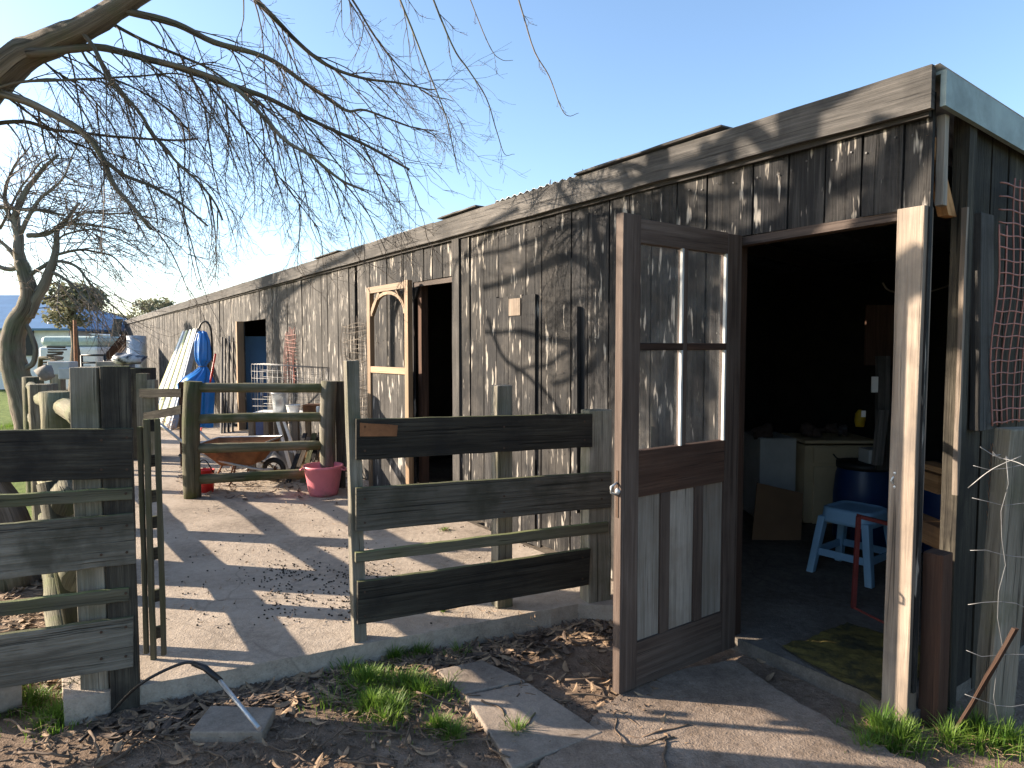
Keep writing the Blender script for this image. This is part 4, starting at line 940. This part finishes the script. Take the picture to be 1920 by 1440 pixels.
# pink tub
b_ = gp(607, 927, SZ); pk = thing('pink_tub', 'pink plastic feed tub in front of the round fence post', 'tub', b_); q = MB(); r = 37/F*b_.y; h = .285
q.lathe(b_, [(r*.70, 0), (r*.74, .03), (r*.93, h*.86), (r*.94, h*.87), (r, h*.93), (r*1.0, h), (r*.96, h), (r*.9, h*.8), (r*.68, .02)], 40); q.lathe(b_+UP*.02, [(.001, 0), (r*.7, 0)], 30, False); q.build('body', M['pink'], pk)
q = MB()
for sg in (-1, 1): q.tube(spline([b_+V((sg*r*.95, -.05, h*.9)), b_+V((sg*r*1.12, -.03, h*.85)), b_+V((sg*r*1.12, .03, h*.85)), b_+V((sg*r*.95, .05, h*.9))], 4), .009, 6)
q.build('handles', M['pink'], pk)
# red bucket
b_ = gp(388, 922, SZ)
rb = bucket(388, 920, 880, 14, b_.y, 'small red bucket with a black handle behind the mossy fence post', M['red'], SZ, handle=False, ratio=.85)
q = MB(); c = rb.location; q.tube(spline([c+V((-.07, -.02, .20)), c+V((-.04, -.04, .30)), c+V((.02, -.05, .31)), c+V((.08, -.02, .19))], 5), .006, 6); q.build('handle', M['black'], rb)
q = MB(); q.tube([pp(336, 852, b_.y), pp(349, 868, b_.y)], .013, 7); q.tube([pp(349, 868, b_.y), pp(372, 898, b_.y)], .010, 6); tag(q.build('hand_trowel', M['black']), 'dark handled hand tool standing in the red bucket', 'tool')
# straw heap
q = MB(); c = gp(330, 800, SZ)
for i in range(900):
    p = V((c.x+random.gauss(0, .25), c.y+random.gauss(0, .25), SZ+abs(random.gauss(0, .06)))); a = V((rnd(-1, 1), rnd(-1, 1), rnd(-.5, .5))).normalized()*.07
    q.tube([p-a, p+a], .003, 3, cap=False)
kind(q.build('straw', plain('dry straw', (.40, .27, .14), .9, var=.3)), 'stuff', 'heap of orange brown straw by the leaning panel', 'straw')
# netting hung at the wall gap
nt_ = thing('hung_netting', 'ragged string netting hanging down the wall left of the pine door', 'netting', W(4.9, -.05, 1.0))
q = MB()
for i in range(16):
    s0 = 4.45+.05*i; q.tube(spline([W(s0+rnd(-.02, .02), -.05, 1.78+rnd(-.06, .05)), W(s0+rnd(-.04, .04), -.08, 1.5), W(s0+rnd(-.05, .05), -.06, 1.2), W(s0+rnd(-.05, .05), -.07, .75+rnd(-.1, .1))], 4, .02), .003, 4)
for i in range(22):
    z = .8+.045*i; q.tube(spline([W(4.45, -.06, z+rnd(-.03, .03)), W(4.8, -.08, z+rnd(-.05, .02)), W(5.2, -.05, z+rnd(-.03, .03))], 4, .02), .0025, 4)
q.build('net', M['string'], nt_)
q = MB()
for i in range(9):
    s0 = 6.9+.06*i; q.tube(spline([W(s0, -.05, 1.72+rnd(-.06, .05)), W(s0+rnd(-.04, .04), -.08, 1.3), W(s0+rnd(-.05, .05), -.06, .95)], 4, .02), .005, 4)
for i in range(14):
    z = .95+.055*i; q.tube(spline([W(6.85, -.06, z), W(7.1, -.08, z+rnd(-.03, .03)), W(7.4, -.05, z)], 4, .02), .0035, 4)
tag(q.build('orange_netting', M['orangenet']), 'faded orange netting on the wall right of the third doorway', 'netting')
# hay inside the second doorway
q = MB(); q.box(W(3.2, 1.0, .55), .9, .8, 1.0, ax=D, ay=P)
tag(q.build('hay_bale', M['hay'], bevel=.04), 'hay bale stack in the dark second doorway', 'hay bale')
q = MB()
for i in range(700):
    p = W(2.75+rnd(0, .9), rnd(.5, .62), .15+rnd(0, .95)); a = V((rnd(-1, 1), rnd(-1, 1), rnd(-1, 1))).normalized()*.05
    q.tube([p-a, p+a], .002, 3, cap=False)
kind(q.build('loose_hay', M['hay']), 'stuff', 'loose hay hanging from the bales in the second doorway', 'hay')
q = MB(); q.beam(W(2.6, 1.4, 1.45), W(3.7, 1.4, 1.45), UP, P, .05, .04); q.beam(W(3.2, 1.4, 1.2), W(3.2, 1.4, 1.7), D, P, .04, .04); tag(q.build('inner_rail', M['orangewood']), 'wooden cross bar inside the second doorway above the hay', 'rail')

# ================================================================ INSIDE THE NEAR DOORWAY
FZ = .052
# stool
sc0 = gp(1600, 1080, FZ)+V((.0, .12, 0)); sc0 = V((pp(1600, 1080, 4.3).x, 4.3, FZ))
sto = thing('plastic_stool', 'pale blue square plastic stool inside the near doorway', 'stool', sc0)
ra_ = R(38); ux = V((math.cos(ra_), math.sin(ra_), 0)); uy = V((-ux.y, ux.x, 0)); hs_ = .43
def so(a, b_, z): return sc0+ux*a+uy*b_+UP*z
q = MB(); pts = []
def seat(u, v):
    a = v*2*math.pi; ca, sa = math.cos(a), math.sin(a); e = .28
    sx = math.copysign(abs(ca)**.45, ca); sy = math.copysign(abs(sa)**.45, sa)
    prof = [(.0, .425), (.125, .425), (.140, .432), (.155, .425), (.165, .34), (.158, .335), (.15, .40)]
    k = u*(len(prof)-1); i = min(int(k), len(prof)-2); f = k-i
    r = prof[i][0]*(1-f)+prof[i+1][0]*f; z = prof[i][1]*(1-f)+prof[i+1][1]*f
    return so(sx*r, sy*r, z)
q.sheet(seat, 24, 48); q.build('seat', M['stool'], sto)
for sx in (-1, 1):
    for sy in (-1, 1):
        q = MB(); a = so(sx*.135, sy*.135, .37); b_ = so(sx*.185, sy*.185, 0)
        q.beam(b_, a, ux, uy, .045, .045, .062, n=2); q.build('leg', M['stool'], sto, bevel=.006)
for (a, b_) in (((-1, -1), (1, -1)), ((1, -1), (1, 1)), ((1, 1), (-1, 1)), ((-1, 1), (-1, -1))):
    q = MB(); q.beam(so(a[0]*.165, a[1]*.165, .14), so(b_[0]*.165, b_[1]*.165, .14), UP, (ux if a[0] == b_[0] else uy), .045, .012); q.build('stretcher', M['stool'], sto)
# barrels
def barrel(px, Y, zt_, r, label):
    c = V((pp(px, 900, Y).x, Y, FZ)); t_ = thing('blue_barrel', label, 'barrel', c, 'blue barrels'); q = MB(); h = zt_-FZ
    q.lathe(c, [(r*.88, 0), (r*.97, .05), (r, h*.3), (r*1.0, h*.6), (r*.93, h*.85), (r*.86, h*.94)], 32); q.build('body', M['bluebarrel'], t_)
    q = MB(); q.lathe(c, [(r*.86, h*.93), (r*.92, h*.93), (r*.92, h), (r*.5, h+.005), (.001, h)], 32, False); q.build('lid', M['black'], t_)
    return c
bc = barrel(1620, 4.95, .66, .205, 'blue plastic barrel with a black lid behind the stool'); barrel(1783, 4.7, .68, .2, 'blue plastic barrel seen to the right of the door post')
q = MB(); q.box(bc+V((.05, -.03, .66)), .15, .15, .10); tag(q.build('carton', M['whitegrey'], bevel=.004), 'small pale carton on the barrel lid', 'carton')
# dresser
dX0, dX1 = pp(1510, 900, 5.5).x, pp(1640, 900, 5.5).x; dz = pp(1510, 826, 5.5).z
ds = thing('dresser', 'cream painted cupboard with a drawer and panelled door in the dark room', 'cupboard', ((dX0+dX1)/2, 5.7, FZ))
q = MB(); q.box(((dX0+dX1)/2, 5.75, (dz+FZ)/2-.02), dX1-dX0, .45, dz-FZ-.05); q.build('carcass', M['cream'], ds, bevel=.004)
q = MB(); q.box(((dX0+dX1)/2, 5.73, dz-.01), dX1-dX0+.04, .5, .025); q.build('top', M['cream'], ds, bevel=.005)
q = MB(); q.box(((dX0+dX1)/2+.02, 5.515, dz-.12), dX1-dX0-.10, .02, .13); q.build('drawer', M['cream'], ds, bevel=.004)
q = MB(); q.box(((dX0+dX1)/2+.02, 5.515, dz-.45), dX1-dX0-.10, .02, .47); q.build('door', M['cream'], ds, bevel=.004)
q = MB(); q.tube(spline([V(((dX0+dX1)/2-.06, 5.5, dz-.11)), V(((dX0+dX1)/2-.04, 5.48, dz-.14)), V(((dX0+dX1)/2+.0, 5.5, dz-.15))], 4), .006, 6); q.build('handle', M['black'], ds)
lX0 = pp(1425, 900, 5.6).x
q = MB(); q.box(((dX0+lX0)/2-.01, 5.85, (dz+FZ)/2), dX0-lX0-.03, .45, dz-FZ); tag(q.build('grey_cabinet', M['whitegrey'], bevel=.006), 'plain grey white cabinet left of the cream cupboard', 'cabinet')
q = MB(); a, b_, c, d = pp(1420, 905, 5.1), pp(1506, 925, 5.1), gp(1490, 1030, FZ), gp(1412, 1010, FZ); q.qboard(a, b_, V((b_.x-.03, 5.05, FZ)), V((a.x-.05, 5.05, FZ)), V((0, -1, 0)), .01, n=2); tag(q.build('cardboard_sheet', M['card']), 'brown cardboard sheet propped against the grey cabinet', 'cardboard')
# red frame
q = MB(); fb = gp(1600, 1140, FZ); ft_ = pp(1610, 968, fb.y+.02)
q.beam(fb, ft_, V((1, 0, 0)), V((0, 1, 0)), .022, .022); e1_ = pp(1705, 992, fb.y+.0); q.beam(ft_, e1_, UP, V((0, 1, 0)), .02, .05); q.beam(fb, gp(1700, 1190, FZ), UP, V((0, 1, 0)), .02, .02); e2 = gp(1700, 1190, FZ); q.beam(e2, e1_, V((1, 0, 0)), V((0, 1, 0)), .022, .022)
tag(q.build('red_stand', plain('red brown painted steel', (.18, .035, .03), .5), bevel=.002), 'dark red metal frame standing in front of the plastic stool', 'frame')
# mat
mt_ = MB(); c0, c1, c2, c3 = gp(1462, 1215, FZ), gp(1590, 1172, FZ), gp(1790, 1235, FZ), gp(1650, 1320, FZ)
def mfn(u, v):
    p = c0.lerp(c1, v).lerp(c3.lerp(c2, v), u); e = min(u, 1-u, v, 1-v)
    n_ = noise.noise_vector(p*9)*.03*(1 if e < .05 else .2); return V((p.x+n_.x, p.y+n_.y, FZ+.012+noise.noise(p*30)*.006))
mt_.sheet(mfn, 50, 50); tag(mt_.build('door_mat', M['mat']), 'ragged yellow brown straw mat on the barn floor by the post', 'mat')
# planks, boards and odds in the dark
q = MB(); q.beam(V((pp(1655, 850, 4.4).x, 4.4, .7)), V((pp(1655, 670, 4.4).x, 4.4, 1.44)), V((1, 0, 0)), V((0, 1, 0)), .08, .03, n=4, jit=.003); q.beam(V((pp(1645, 850, 4.3).x, 4.3, .75)), V((pp(1655, 775, 4.3).x, 4.3, 1.1)), V((1, 0, 0)), V((0, 1, 0)), .06, .03); 
tag(q.build('upright_plank', M['fascia']), 'weathered grey plank upright above the barrel inside the room', 'plank')
q = MB(); a, b_ = pp(1624, 572, 4.6), pp(1690, 685, 4.6); q.box(((a.x+b_.x)/2, 4.6, (a.z+b_.z)/2), b_.x-a.x, .02, a.z-b_.z); tag(q.build('chipboard', M['brownpost']), 'brown chipboard sheet hanging inside behind the door post', 'board')
for (px, py, w_, h_, l_) in ((1640, 721, .04, .10, 'white card tag hanging beside the grey plank'), (1619, 776, .025, .04, 'small pale tag lower left of the white card')):
    q = MB(); q.box(pp(px, py, 4.35), w_, .01, h_); tag(q.build('tag', M['white']), l_, 'tag')
q = MB(); q.tube(spline([pp(1655, 530, 4.2), pp(1668, 545, 4.2), pp(1710, 552, 4.2), pp(1750, 545, 4.2), pp(1786, 533, 4.2)], 4), .006, 5); tag(q.build('rope', M['string']), 'pale rope slung across the dark room behind the door post', 'rope')
q = MB()
for i in range(14): q.blob(pp(1480+rnd(-60, 110), 815+rnd(-14, 4), 5.7), rnd(.03, .08), rnd(.03, .06), rnd(.02, .06), 7, 5, .3)
kind(q.build('clutter', plain('dark clutter', (.06, .04, .035), .8, c2=(.10, .12, .15))), 'stuff', 'jumble of small dark items on top of the cupboard', 'clutter')
q = MB(); c = pp(1612, 800, 5.2); q.lathe(c-UP*.0, [(.03, 0), (.04, .05), (.035, .10), (.012, .13)], 12); tag(q.build('yellow_bottle', plain('yellow plastic', (.5, .33, .02), .5)), 'small yellow bottle near the grey plank inside', 'bottle')
q = MB(); c = V((pp(1765, 1000, 3.6).x, 3.6, 0)); q.box((c.x+.03, 3.7, .84), .10, .25, .03); q.box((c.x+.03, 3.72, .76), .09, .2, .10)
tag(q.build('orange_plank', M['orangewood']), 'orange timber plank inside seen between the two right posts', 'plank')
q = MB(); c = pp(1765, 1010, 3.1); q.box((c.x+.01, 3.2, c.z+.01), .10, .3, .10); tag(q.build('timber_step', M['orangewood']), 'rough orange timber block just behind the brown post', 'timber')

# ================================================================ RIGHT EDGE
q = MB(); c = V((pp(1760, 1000, 2.66).x, 2.66, 0)); q.beam(c-UP*.05, c+UP*.69, D, P, .075, .085, n=4, jit=.001); tag(q.build('brown_post', M['brownpost'], bevel=.004), 'short dark brown square post right of the barn door post', 'post')
c = V((pp(1890, 1000, 2.62).x, 2.62, 0)); zt_ = pp(1880, 802, 2.62).z
q = MB(); q.beam(c-UP*.05-V((.035, 0, 0)), V((c.x+.015, c.y, zt_)), V((.97, .24, 0)), V((-.24, .97, 0)), .135, .07, n=10, jit=.004); tag(q.build('corner_fence_post', M['post'], bevel=.008), 'stout grey fence post wrapped with wire at the right edge', 'post')
q = MB(); a = pp(1842, 402, 2.85); b_ = pp(1840, 806, 2.85); q.beam(b_, a, P, D, .125, .04, n=8, jit=.002); tag(q.build('grey_board', M['fascia'], bevel=.003), 'tall grey board fixed on the side wall above the fence post', 'board')
q = MB(); q.beam(gp(1792, 1372, 0), pp(1905, 1178, 2.4), V((1, 0, 0)), V((0, 1, 0)), .015, .015, n=7, jit=.002); tag(q.build('leaning_stick', M['brownpost']), 'thin brown stick leaning up to the right before the fence post', 'stick')
# orange plastic netting
on = thing('orange_mesh', 'orange plastic safety mesh hanging on the side wall at the right', 'mesh', W(-.95, .75, 1.3)); q = MB()
def om(a, z): return W(-.93-.012*math.sin(a*9+z*3)-.008*math.sin(z*8), .44+a+.006*math.sin(z*11), z)
for i in range(12):
    a = i*.055; z1_ = 2.2 if i > 1 else 2.0; q.tube([om(a+.004*math.sin(k*.5+i), 1.17+(z1_-1.17)*k/24) for k in range(25)], .0035, 4)
for j in range(20):
    z = 1.18+j*.052; q.tube([om(k*.055*.5, z+.003*math.sin(k+j)) for k in range(23)], .0035, 4)
q.build('net', M['orangenet'], on)
# wire netting round the post and to the right
wn = thing('wire_fence', 'galvanised stock wire fence running right from the corner post', 'fence', (c.x, c.y-.08, 0)); q = MB()
dirw = V((.95, -.3, 0)).normalized()
wo_ = V((pp(1820, 1000, 2.5).x, 2.5, 0))
for z in (.18, .36, .55, .74, .93, 1.06):
    pts = [wo_+dirw*(k*.05)+UP*(z+.012*math.sin(k*1.3+z*9)+rnd(-.006, .006)) for k in range(0, 30)]
    q.tube(pts, .0014, 4)
for k in (2, 6, 10, 14, 18, 22):
    pts = [wo_+dirw*(k*.05+.012*math.sin(z_*2+k))+V((0, -.004, 0))+UP*(.1+.1*z_) for z_ in range(11)]; q.tube(pts, .0014, 4)
q.build('stock_wire', M['wire'], wn)
q = MB(); o2 = W(-.90, .50, 0)
for i in range(26):
    for j in range(44):
        a = .022*i+(.011 if j % 2 else 0); z = .12+.022*j
        p = o2+P*a+UP*z; q.tube([p, p+P*.011+UP*.022], .0009, 3, cap=False); q.tube([p, p-P*.011+UP*.022], .0009, 3, cap=False)
q.build('chicken_wire', M['rust'], wn)
q = MB(); q.tube(spline([pp(1838, 838, 2.45), pp(1868, 856, 2.45), pp(1905, 866, 2.4), pp(1935, 880, 2.35)], 5), .0016, 5); q.tube(spline([pp(1815, 915, 2.5), pp(1860, 880, 2.45), pp(1915, 855, 2.4)], 5), .0018, 5)
for (a, b_) in ((1868, 856), (1893, 864)):
    for k in range(3): q.tube([pp(a-7, b_-9+4*k, 2.44), pp(a+8, b_+6-5*k, 2.44)], .0012, 4)
q.build('barbed_wire', M['wire'], wn)

# ================================================================ FOREGROUND
def paver(c, label, th=.03, z=.017):
    q = MB(); a, b_, d, e = [gp(*p, z) for p in c]; q.qboard(a, b_, d, e, UP, th, n=6, jit=0); return tag(q.build('paving_slab', M['tile'], bevel=.006), label, 'paving slab')
paver(((818, 1255), (905, 1237), (985, 1275), (868, 1300)), 'worn square paving slab nearest the grass tuft')
paver(((872, 1303), (990, 1279), (1130, 1372), (960, 1440)), 'larger worn paving slab below the first one')
paver(((395, 1322), (517, 1326), (492, 1372), (355, 1372)), 'small grey stone slab at the bottom left by the pipe', .05, .04)
q = MB(); q.tube([gp(-60, 1345, 0)+UP*.06, gp(42, 1320, 0)+UP*.06], .075, 12, jit=.04); tag(q.build('log', M['concrete2']), 'short pale weathered log at the bottom left corner', 'log')
q = MB(); sY = 2.55
cp = [gp(150, 1390, 0), gp(200, 1345, .0), pp(260, 1285, 2.6), pp(330, 1248, 2.62), pp(365, 1244, 2.62), pp(400, 1268, 2.58)]
q.tube(spline(cp, 7), .006, 8); hp_ = thing('cable_pipe', 'black cable arching into a grey pipe at the front of the slab', 'pipe', gp(365, 1380, 0)); q.build('cable', M['black'], hp_)
q = MB(); q.tube([pp(362, 1244, 2.62), pp(384, 1252, 2.60), pp(414, 1277, 2.57)], [.010, .012, .011], 8); q.build('sleeve', M['black'], hp_)
q = MB(); q.tube([pp(412, 1276, 2.57), pp(486, 1366, 2.35)], .0085, 10); q.build('pipe', M['galv'], hp_)
# small leftovers
def leaves(n, region, mat, name, label, L0=(.04, .11), z0=0, wid=.012, seed=1):
    q = MB(); rs = random.Random(seed)
    for i in range(n):
        a, b_ = region(rs); p = gp(a, b_, z0); zz = z0+(gz(p.x, p.y) if z0 == 0 else 0)+.006; p.z = zz+rs.uniform(0, .012)
        an = rs.uniform(0, 6.28); d = V((math.cos(an), math.sin(an), rs.uniform(-.15, .15))); sd_ = V((-d.y, d.x, rs.uniform(-.5, .5))).normalized()
        Lh = rs.uniform(*L0)/2; cv_ = rs.uniform(-.4, .4); w_ = wid*rs.uniform(.5, 1.2); n0 = len(q.v); K = 5
        for k in range(K+1):
            u = k/K*2-1; c = p+d*Lh*u+V((-d.y, d.x, 0))*cv_*Lh*u*u+UP*(.010*(u*u)*rs.uniform(.6, 1.2)); ww = w_*(1-u*u)**.6+.0008
            q.v += [c-sd_*ww, c+UP*ww*.25, c+sd_*ww]
        for k in range(K):
            b0 = n0+k*3; q.face((b0, b0+3, b0+4, b0+1)); q.face((b0+1, b0+4, b0+5, b0+2))
    kind(q.build(name, mat), 'stuff', label, 'leaf litter')
edge_y = lambda x: 1312-(x-130)*.195 if x < 650 else 1212-(x-650)*.195
def reg_front(rs):
    while True:
        a, b_ = rs.uniform(-60, 1250), rs.uniform(1140, 1440)
        if b_ > edge_y(a)+38: return a, b_
leaves(170, lambda rs: reg_front(rs), M['leaflit'], 'dead_leaves', 'pale curled dead gum leaves scattered on the bare soil', seed=3)
leaves(650, lambda rs: reg_front(rs), M['leafdark2'], 'dark_leaves', 'dark rotting leaves covering the soil in front of the slab', (.015, .05), wid=.007, seed=5)
def near_edge(rs):
    a = rs.uniform(200, 1150); return a, edge_y(a)+42+abs(rs.gauss(0, 22))
leaves(650, near_edge, M['leafdark'], 'edge_leaves', 'dark leaf litter drifted along the foot of the concrete slab', (.04, .12), seed=8)
leaves(350, near_edge, M['leaflit'], 'edge_bark', 'pale bark strips drifted along the foot of the slab', (.05, .16), seed=9)
leaves(260, lambda rs: (rs.uniform(330, 650), 880+abs(rs.gauss(0, 22))), M['leafdark'], 'yard_litter', 'brown litter under the yard rail fence', (.04, .12), z0=SZ, seed=10)
leaves(420, lambda rs: (rs.uniform(330, 700), rs.uniform(875, 935)), M['leaflit'], 'yard_leaves', 'pale straw and leaves around the yard rail fence', (.03, .09), z0=SZ, wid=.006, seed=11)
leaves(220, lambda rs: (rs.uniform(310, 1050), rs.uniform(940, 1180)), M['leaflit'], 'yard_straw', 'thin straw bits scattered over the dusty slab', (.02, .07), z0=SZ, wid=.002, seed=12)
leaves(40, lambda rs: (rs.uniform(1100, 1500), rs.uniform(1190, 1400)), M['leaflit'], 'door_leaves', 'dead leaves near the open door', (.04, .10), z0=0, seed=13)
leaves(700, lambda rs: (rs.uniform(-60, 200), rs.uniform(1080, 1300)), M['leaflit'], 'fence_leaves', 'dead leaves behind the left board fence', (.04, .11), z0=0, seed=14)
# long bark curls
q = MB()
for i in range(60):
    a, b_ = reg_front(random); p = gp(a, b_, .012); an = rnd(0, 6.28); pts = [p]
    for k in range(6):
        an += rnd(-.3, .45); pts.append(pts[-1]+V((math.cos(an), math.sin(an), 0))*rnd(.02, .045)+UP*rnd(-.003, .005))
    q.tube(pts, [.0035*rnd(.6, 1.6)]*7, 4)
kind(q.build('bark_strips', M['leafdark2']), 'stuff', 'long curled bark strips and twigs on the soil', 'bark')
# droppings
q = MB(); rs = random.Random(4); cl_ = [(rs.uniform(480, 720), rs.uniform(1060, 1150)) for _ in range(14)]+[(rs.uniform(330, 1000), rs.uniform(960, 1190)) for _ in range(14)]
for i in range(640):
    c_ = rs.choice(cl_[:14]) if i < 330 else (rs.choice(cl_) if i < 520 else (rs.uniform(320, 1000), rs.uniform(950, 1190)))
    a, b_ = c_[0]+rs.gauss(0, 24), c_[1]+rs.gauss(0, 13)
    if b_ > edge_y(a)-6: continue
    p = gp(a, b_, SZ+.004); r = rs.uniform(.0034, .0058)
    q.blob(p, r*rs.uniform(1, 1.4), r, r*.8, 6, 4, .1)
kind(q.build('droppings', M['dung']), 'stuff', 'small dark animal droppings scattered on the concrete yard', 'droppings')
# pebbles
q = MB(); rs = random.Random(9)
for i in range(700):
    a, b_ = reg_front(rs); p = gp(a, b_, 0); p.z = gz(p.x, p.y)+.002; r = rs.uniform(.002, .009); q.blob(p, r*1.3, r, r*.7, 5, 4, .3)
kind(q.build('pebbles', M['leafdark']), 'stuff', 'small clods and stones on the soil', 'pebbles')
# grass
def grass(cs, label, mat=None, h=(.03, .095), z0=0, seed=1, name='grass'):
    q = MB(); rs = random.Random(seed)
    for (px, py, rad, n) in cs:
        c = gp(px, py, z0)
        for i in range(n):
            a = rs.uniform(0, 6.28); r = rad*min(1.6, abs(rs.gauss(0, .62))); p = V((c.x+math.cos(a)*r, c.y+math.sin(a)*r, z0+(gz(c.x, c.y) if z0 == 0 else 0)))
            H_ = rs.uniform(*h)*max(.35, 1.15-.55*r/rad); d = V((math.cos(a+rs.gauss(0, 1)), math.sin(a+rs.gauss(0, 1)), 0)); ben = rs.uniform(.2, 1.1); w_ = rs.uniform(.0012, .0028)
            sd_ = V((-d.y, d.x, 0)); n0 = len(q.v)
            for k in range(4):
                u = k/3; cc = p+UP*H_*(u-.25*ben*u*u)+d*H_*ben*u*u*.8; ww = w_*(1-u)**.6+.0002; q.v += [cc-sd_*ww, cc+sd_*ww]
            for k in range(3): b0 = n0+k*2; q.face((b0, b0+1, b0+3, b0+2))
        if mat is None:
            q.m = 1
            for i in range(n//7):
                a = rs.uniform(0, 6.28); r = rad*abs(rs.gauss(0, .8)); p = V((c.x+math.cos(a)*r, c.y+math.sin(a)*r, z0+.004)); d = V((math.cos(a*3), math.sin(a*3), rs.uniform(0, .5)))
                q.tube([p, p+d*.03, p+d*.05+V((0, 0, -.004))], .0011, 3, cap=False)
            q.m = 0
    kind(q.build(name, [mat or M['grass'], M['leaflit']]), 'stuff', label, 'grass')
grass([(690, 1280, .13, 900), (760, 1285, .11, 600), (700, 1325, .10, 600), (790, 1300, .09, 400), (780, 1225, .08, 500), (740, 1235, .07, 300), (740, 1330, .08, 300), (650, 1260, .16, 160), (720, 1350, .16, 160), (830, 1300, .14, 110), (620, 1320, .12, 70), (860, 1225, .10, 60)], 'bright green grass clump growing against the slab edge', seed=1)
grass([(825, 1365, .05, 300), (970, 1375, .05, 200), (850, 1380, .04, 200)], 'small grass tufts at the bottom centre', seed=2, name='grass_tuft')
grass([(1655, 1370, .06, 500), (1690, 1390, .08, 500), (1620, 1400, .05, 120), (1660, 1400, .2, 160)], 'grass tuft at the foot of the barn door post', seed=3, h=(.03, .13), name='post_grass')
grass([(1830, 1370, .08, 300), (1890, 1390, .1, 400), (1780, 1390, .06, 200), (1840, 1400, .25, 260)], 'grass at the foot of the corner fence post', seed=4, h=(.03, .12), name='fence_grass')
grass([(60, 1320, .12, 500), (110, 1345, .12, 500), (30, 1290, .1, 300)], 'grass by the pale log at the bottom left', seed=5, name='corner_grass')
grass([(829, 1146, .02, 60), (835, 994, .05, 100)], 'tiny moss tufts in the slab cracks', seed=6, h=(.01, .03), z0=SZ, name='crack_moss')
grass([(rnd(-60, 70), rnd(790, 860), .5, 900) for _ in range(10)], 'sunlit green grass beyond the pole fence', seed=7, h=(.05, .14), name='lawn')
q = MB()
for i in range(14):
    a = rnd(0, 6.28); c = gp(165, 1300, .02); pts = spline([c, c+V((math.cos(a)*.05, math.sin(a)*.05, .06)), c+V((math.cos(a)*.11, math.sin(a)*.11, .09+rnd(-.02, .03)))], 4); q.tube(pts, .0014, 3)
    for p in pts[2:]:
        for s in (-1, 1): q.tube([p, p+V((rnd(-.015, .015), rnd(-.015, .015), .008))], .0014, 3)
tag(q.build('weed', M['leafgreen']), 'spindly grey green weed at the foot of the left fence post', 'weed')
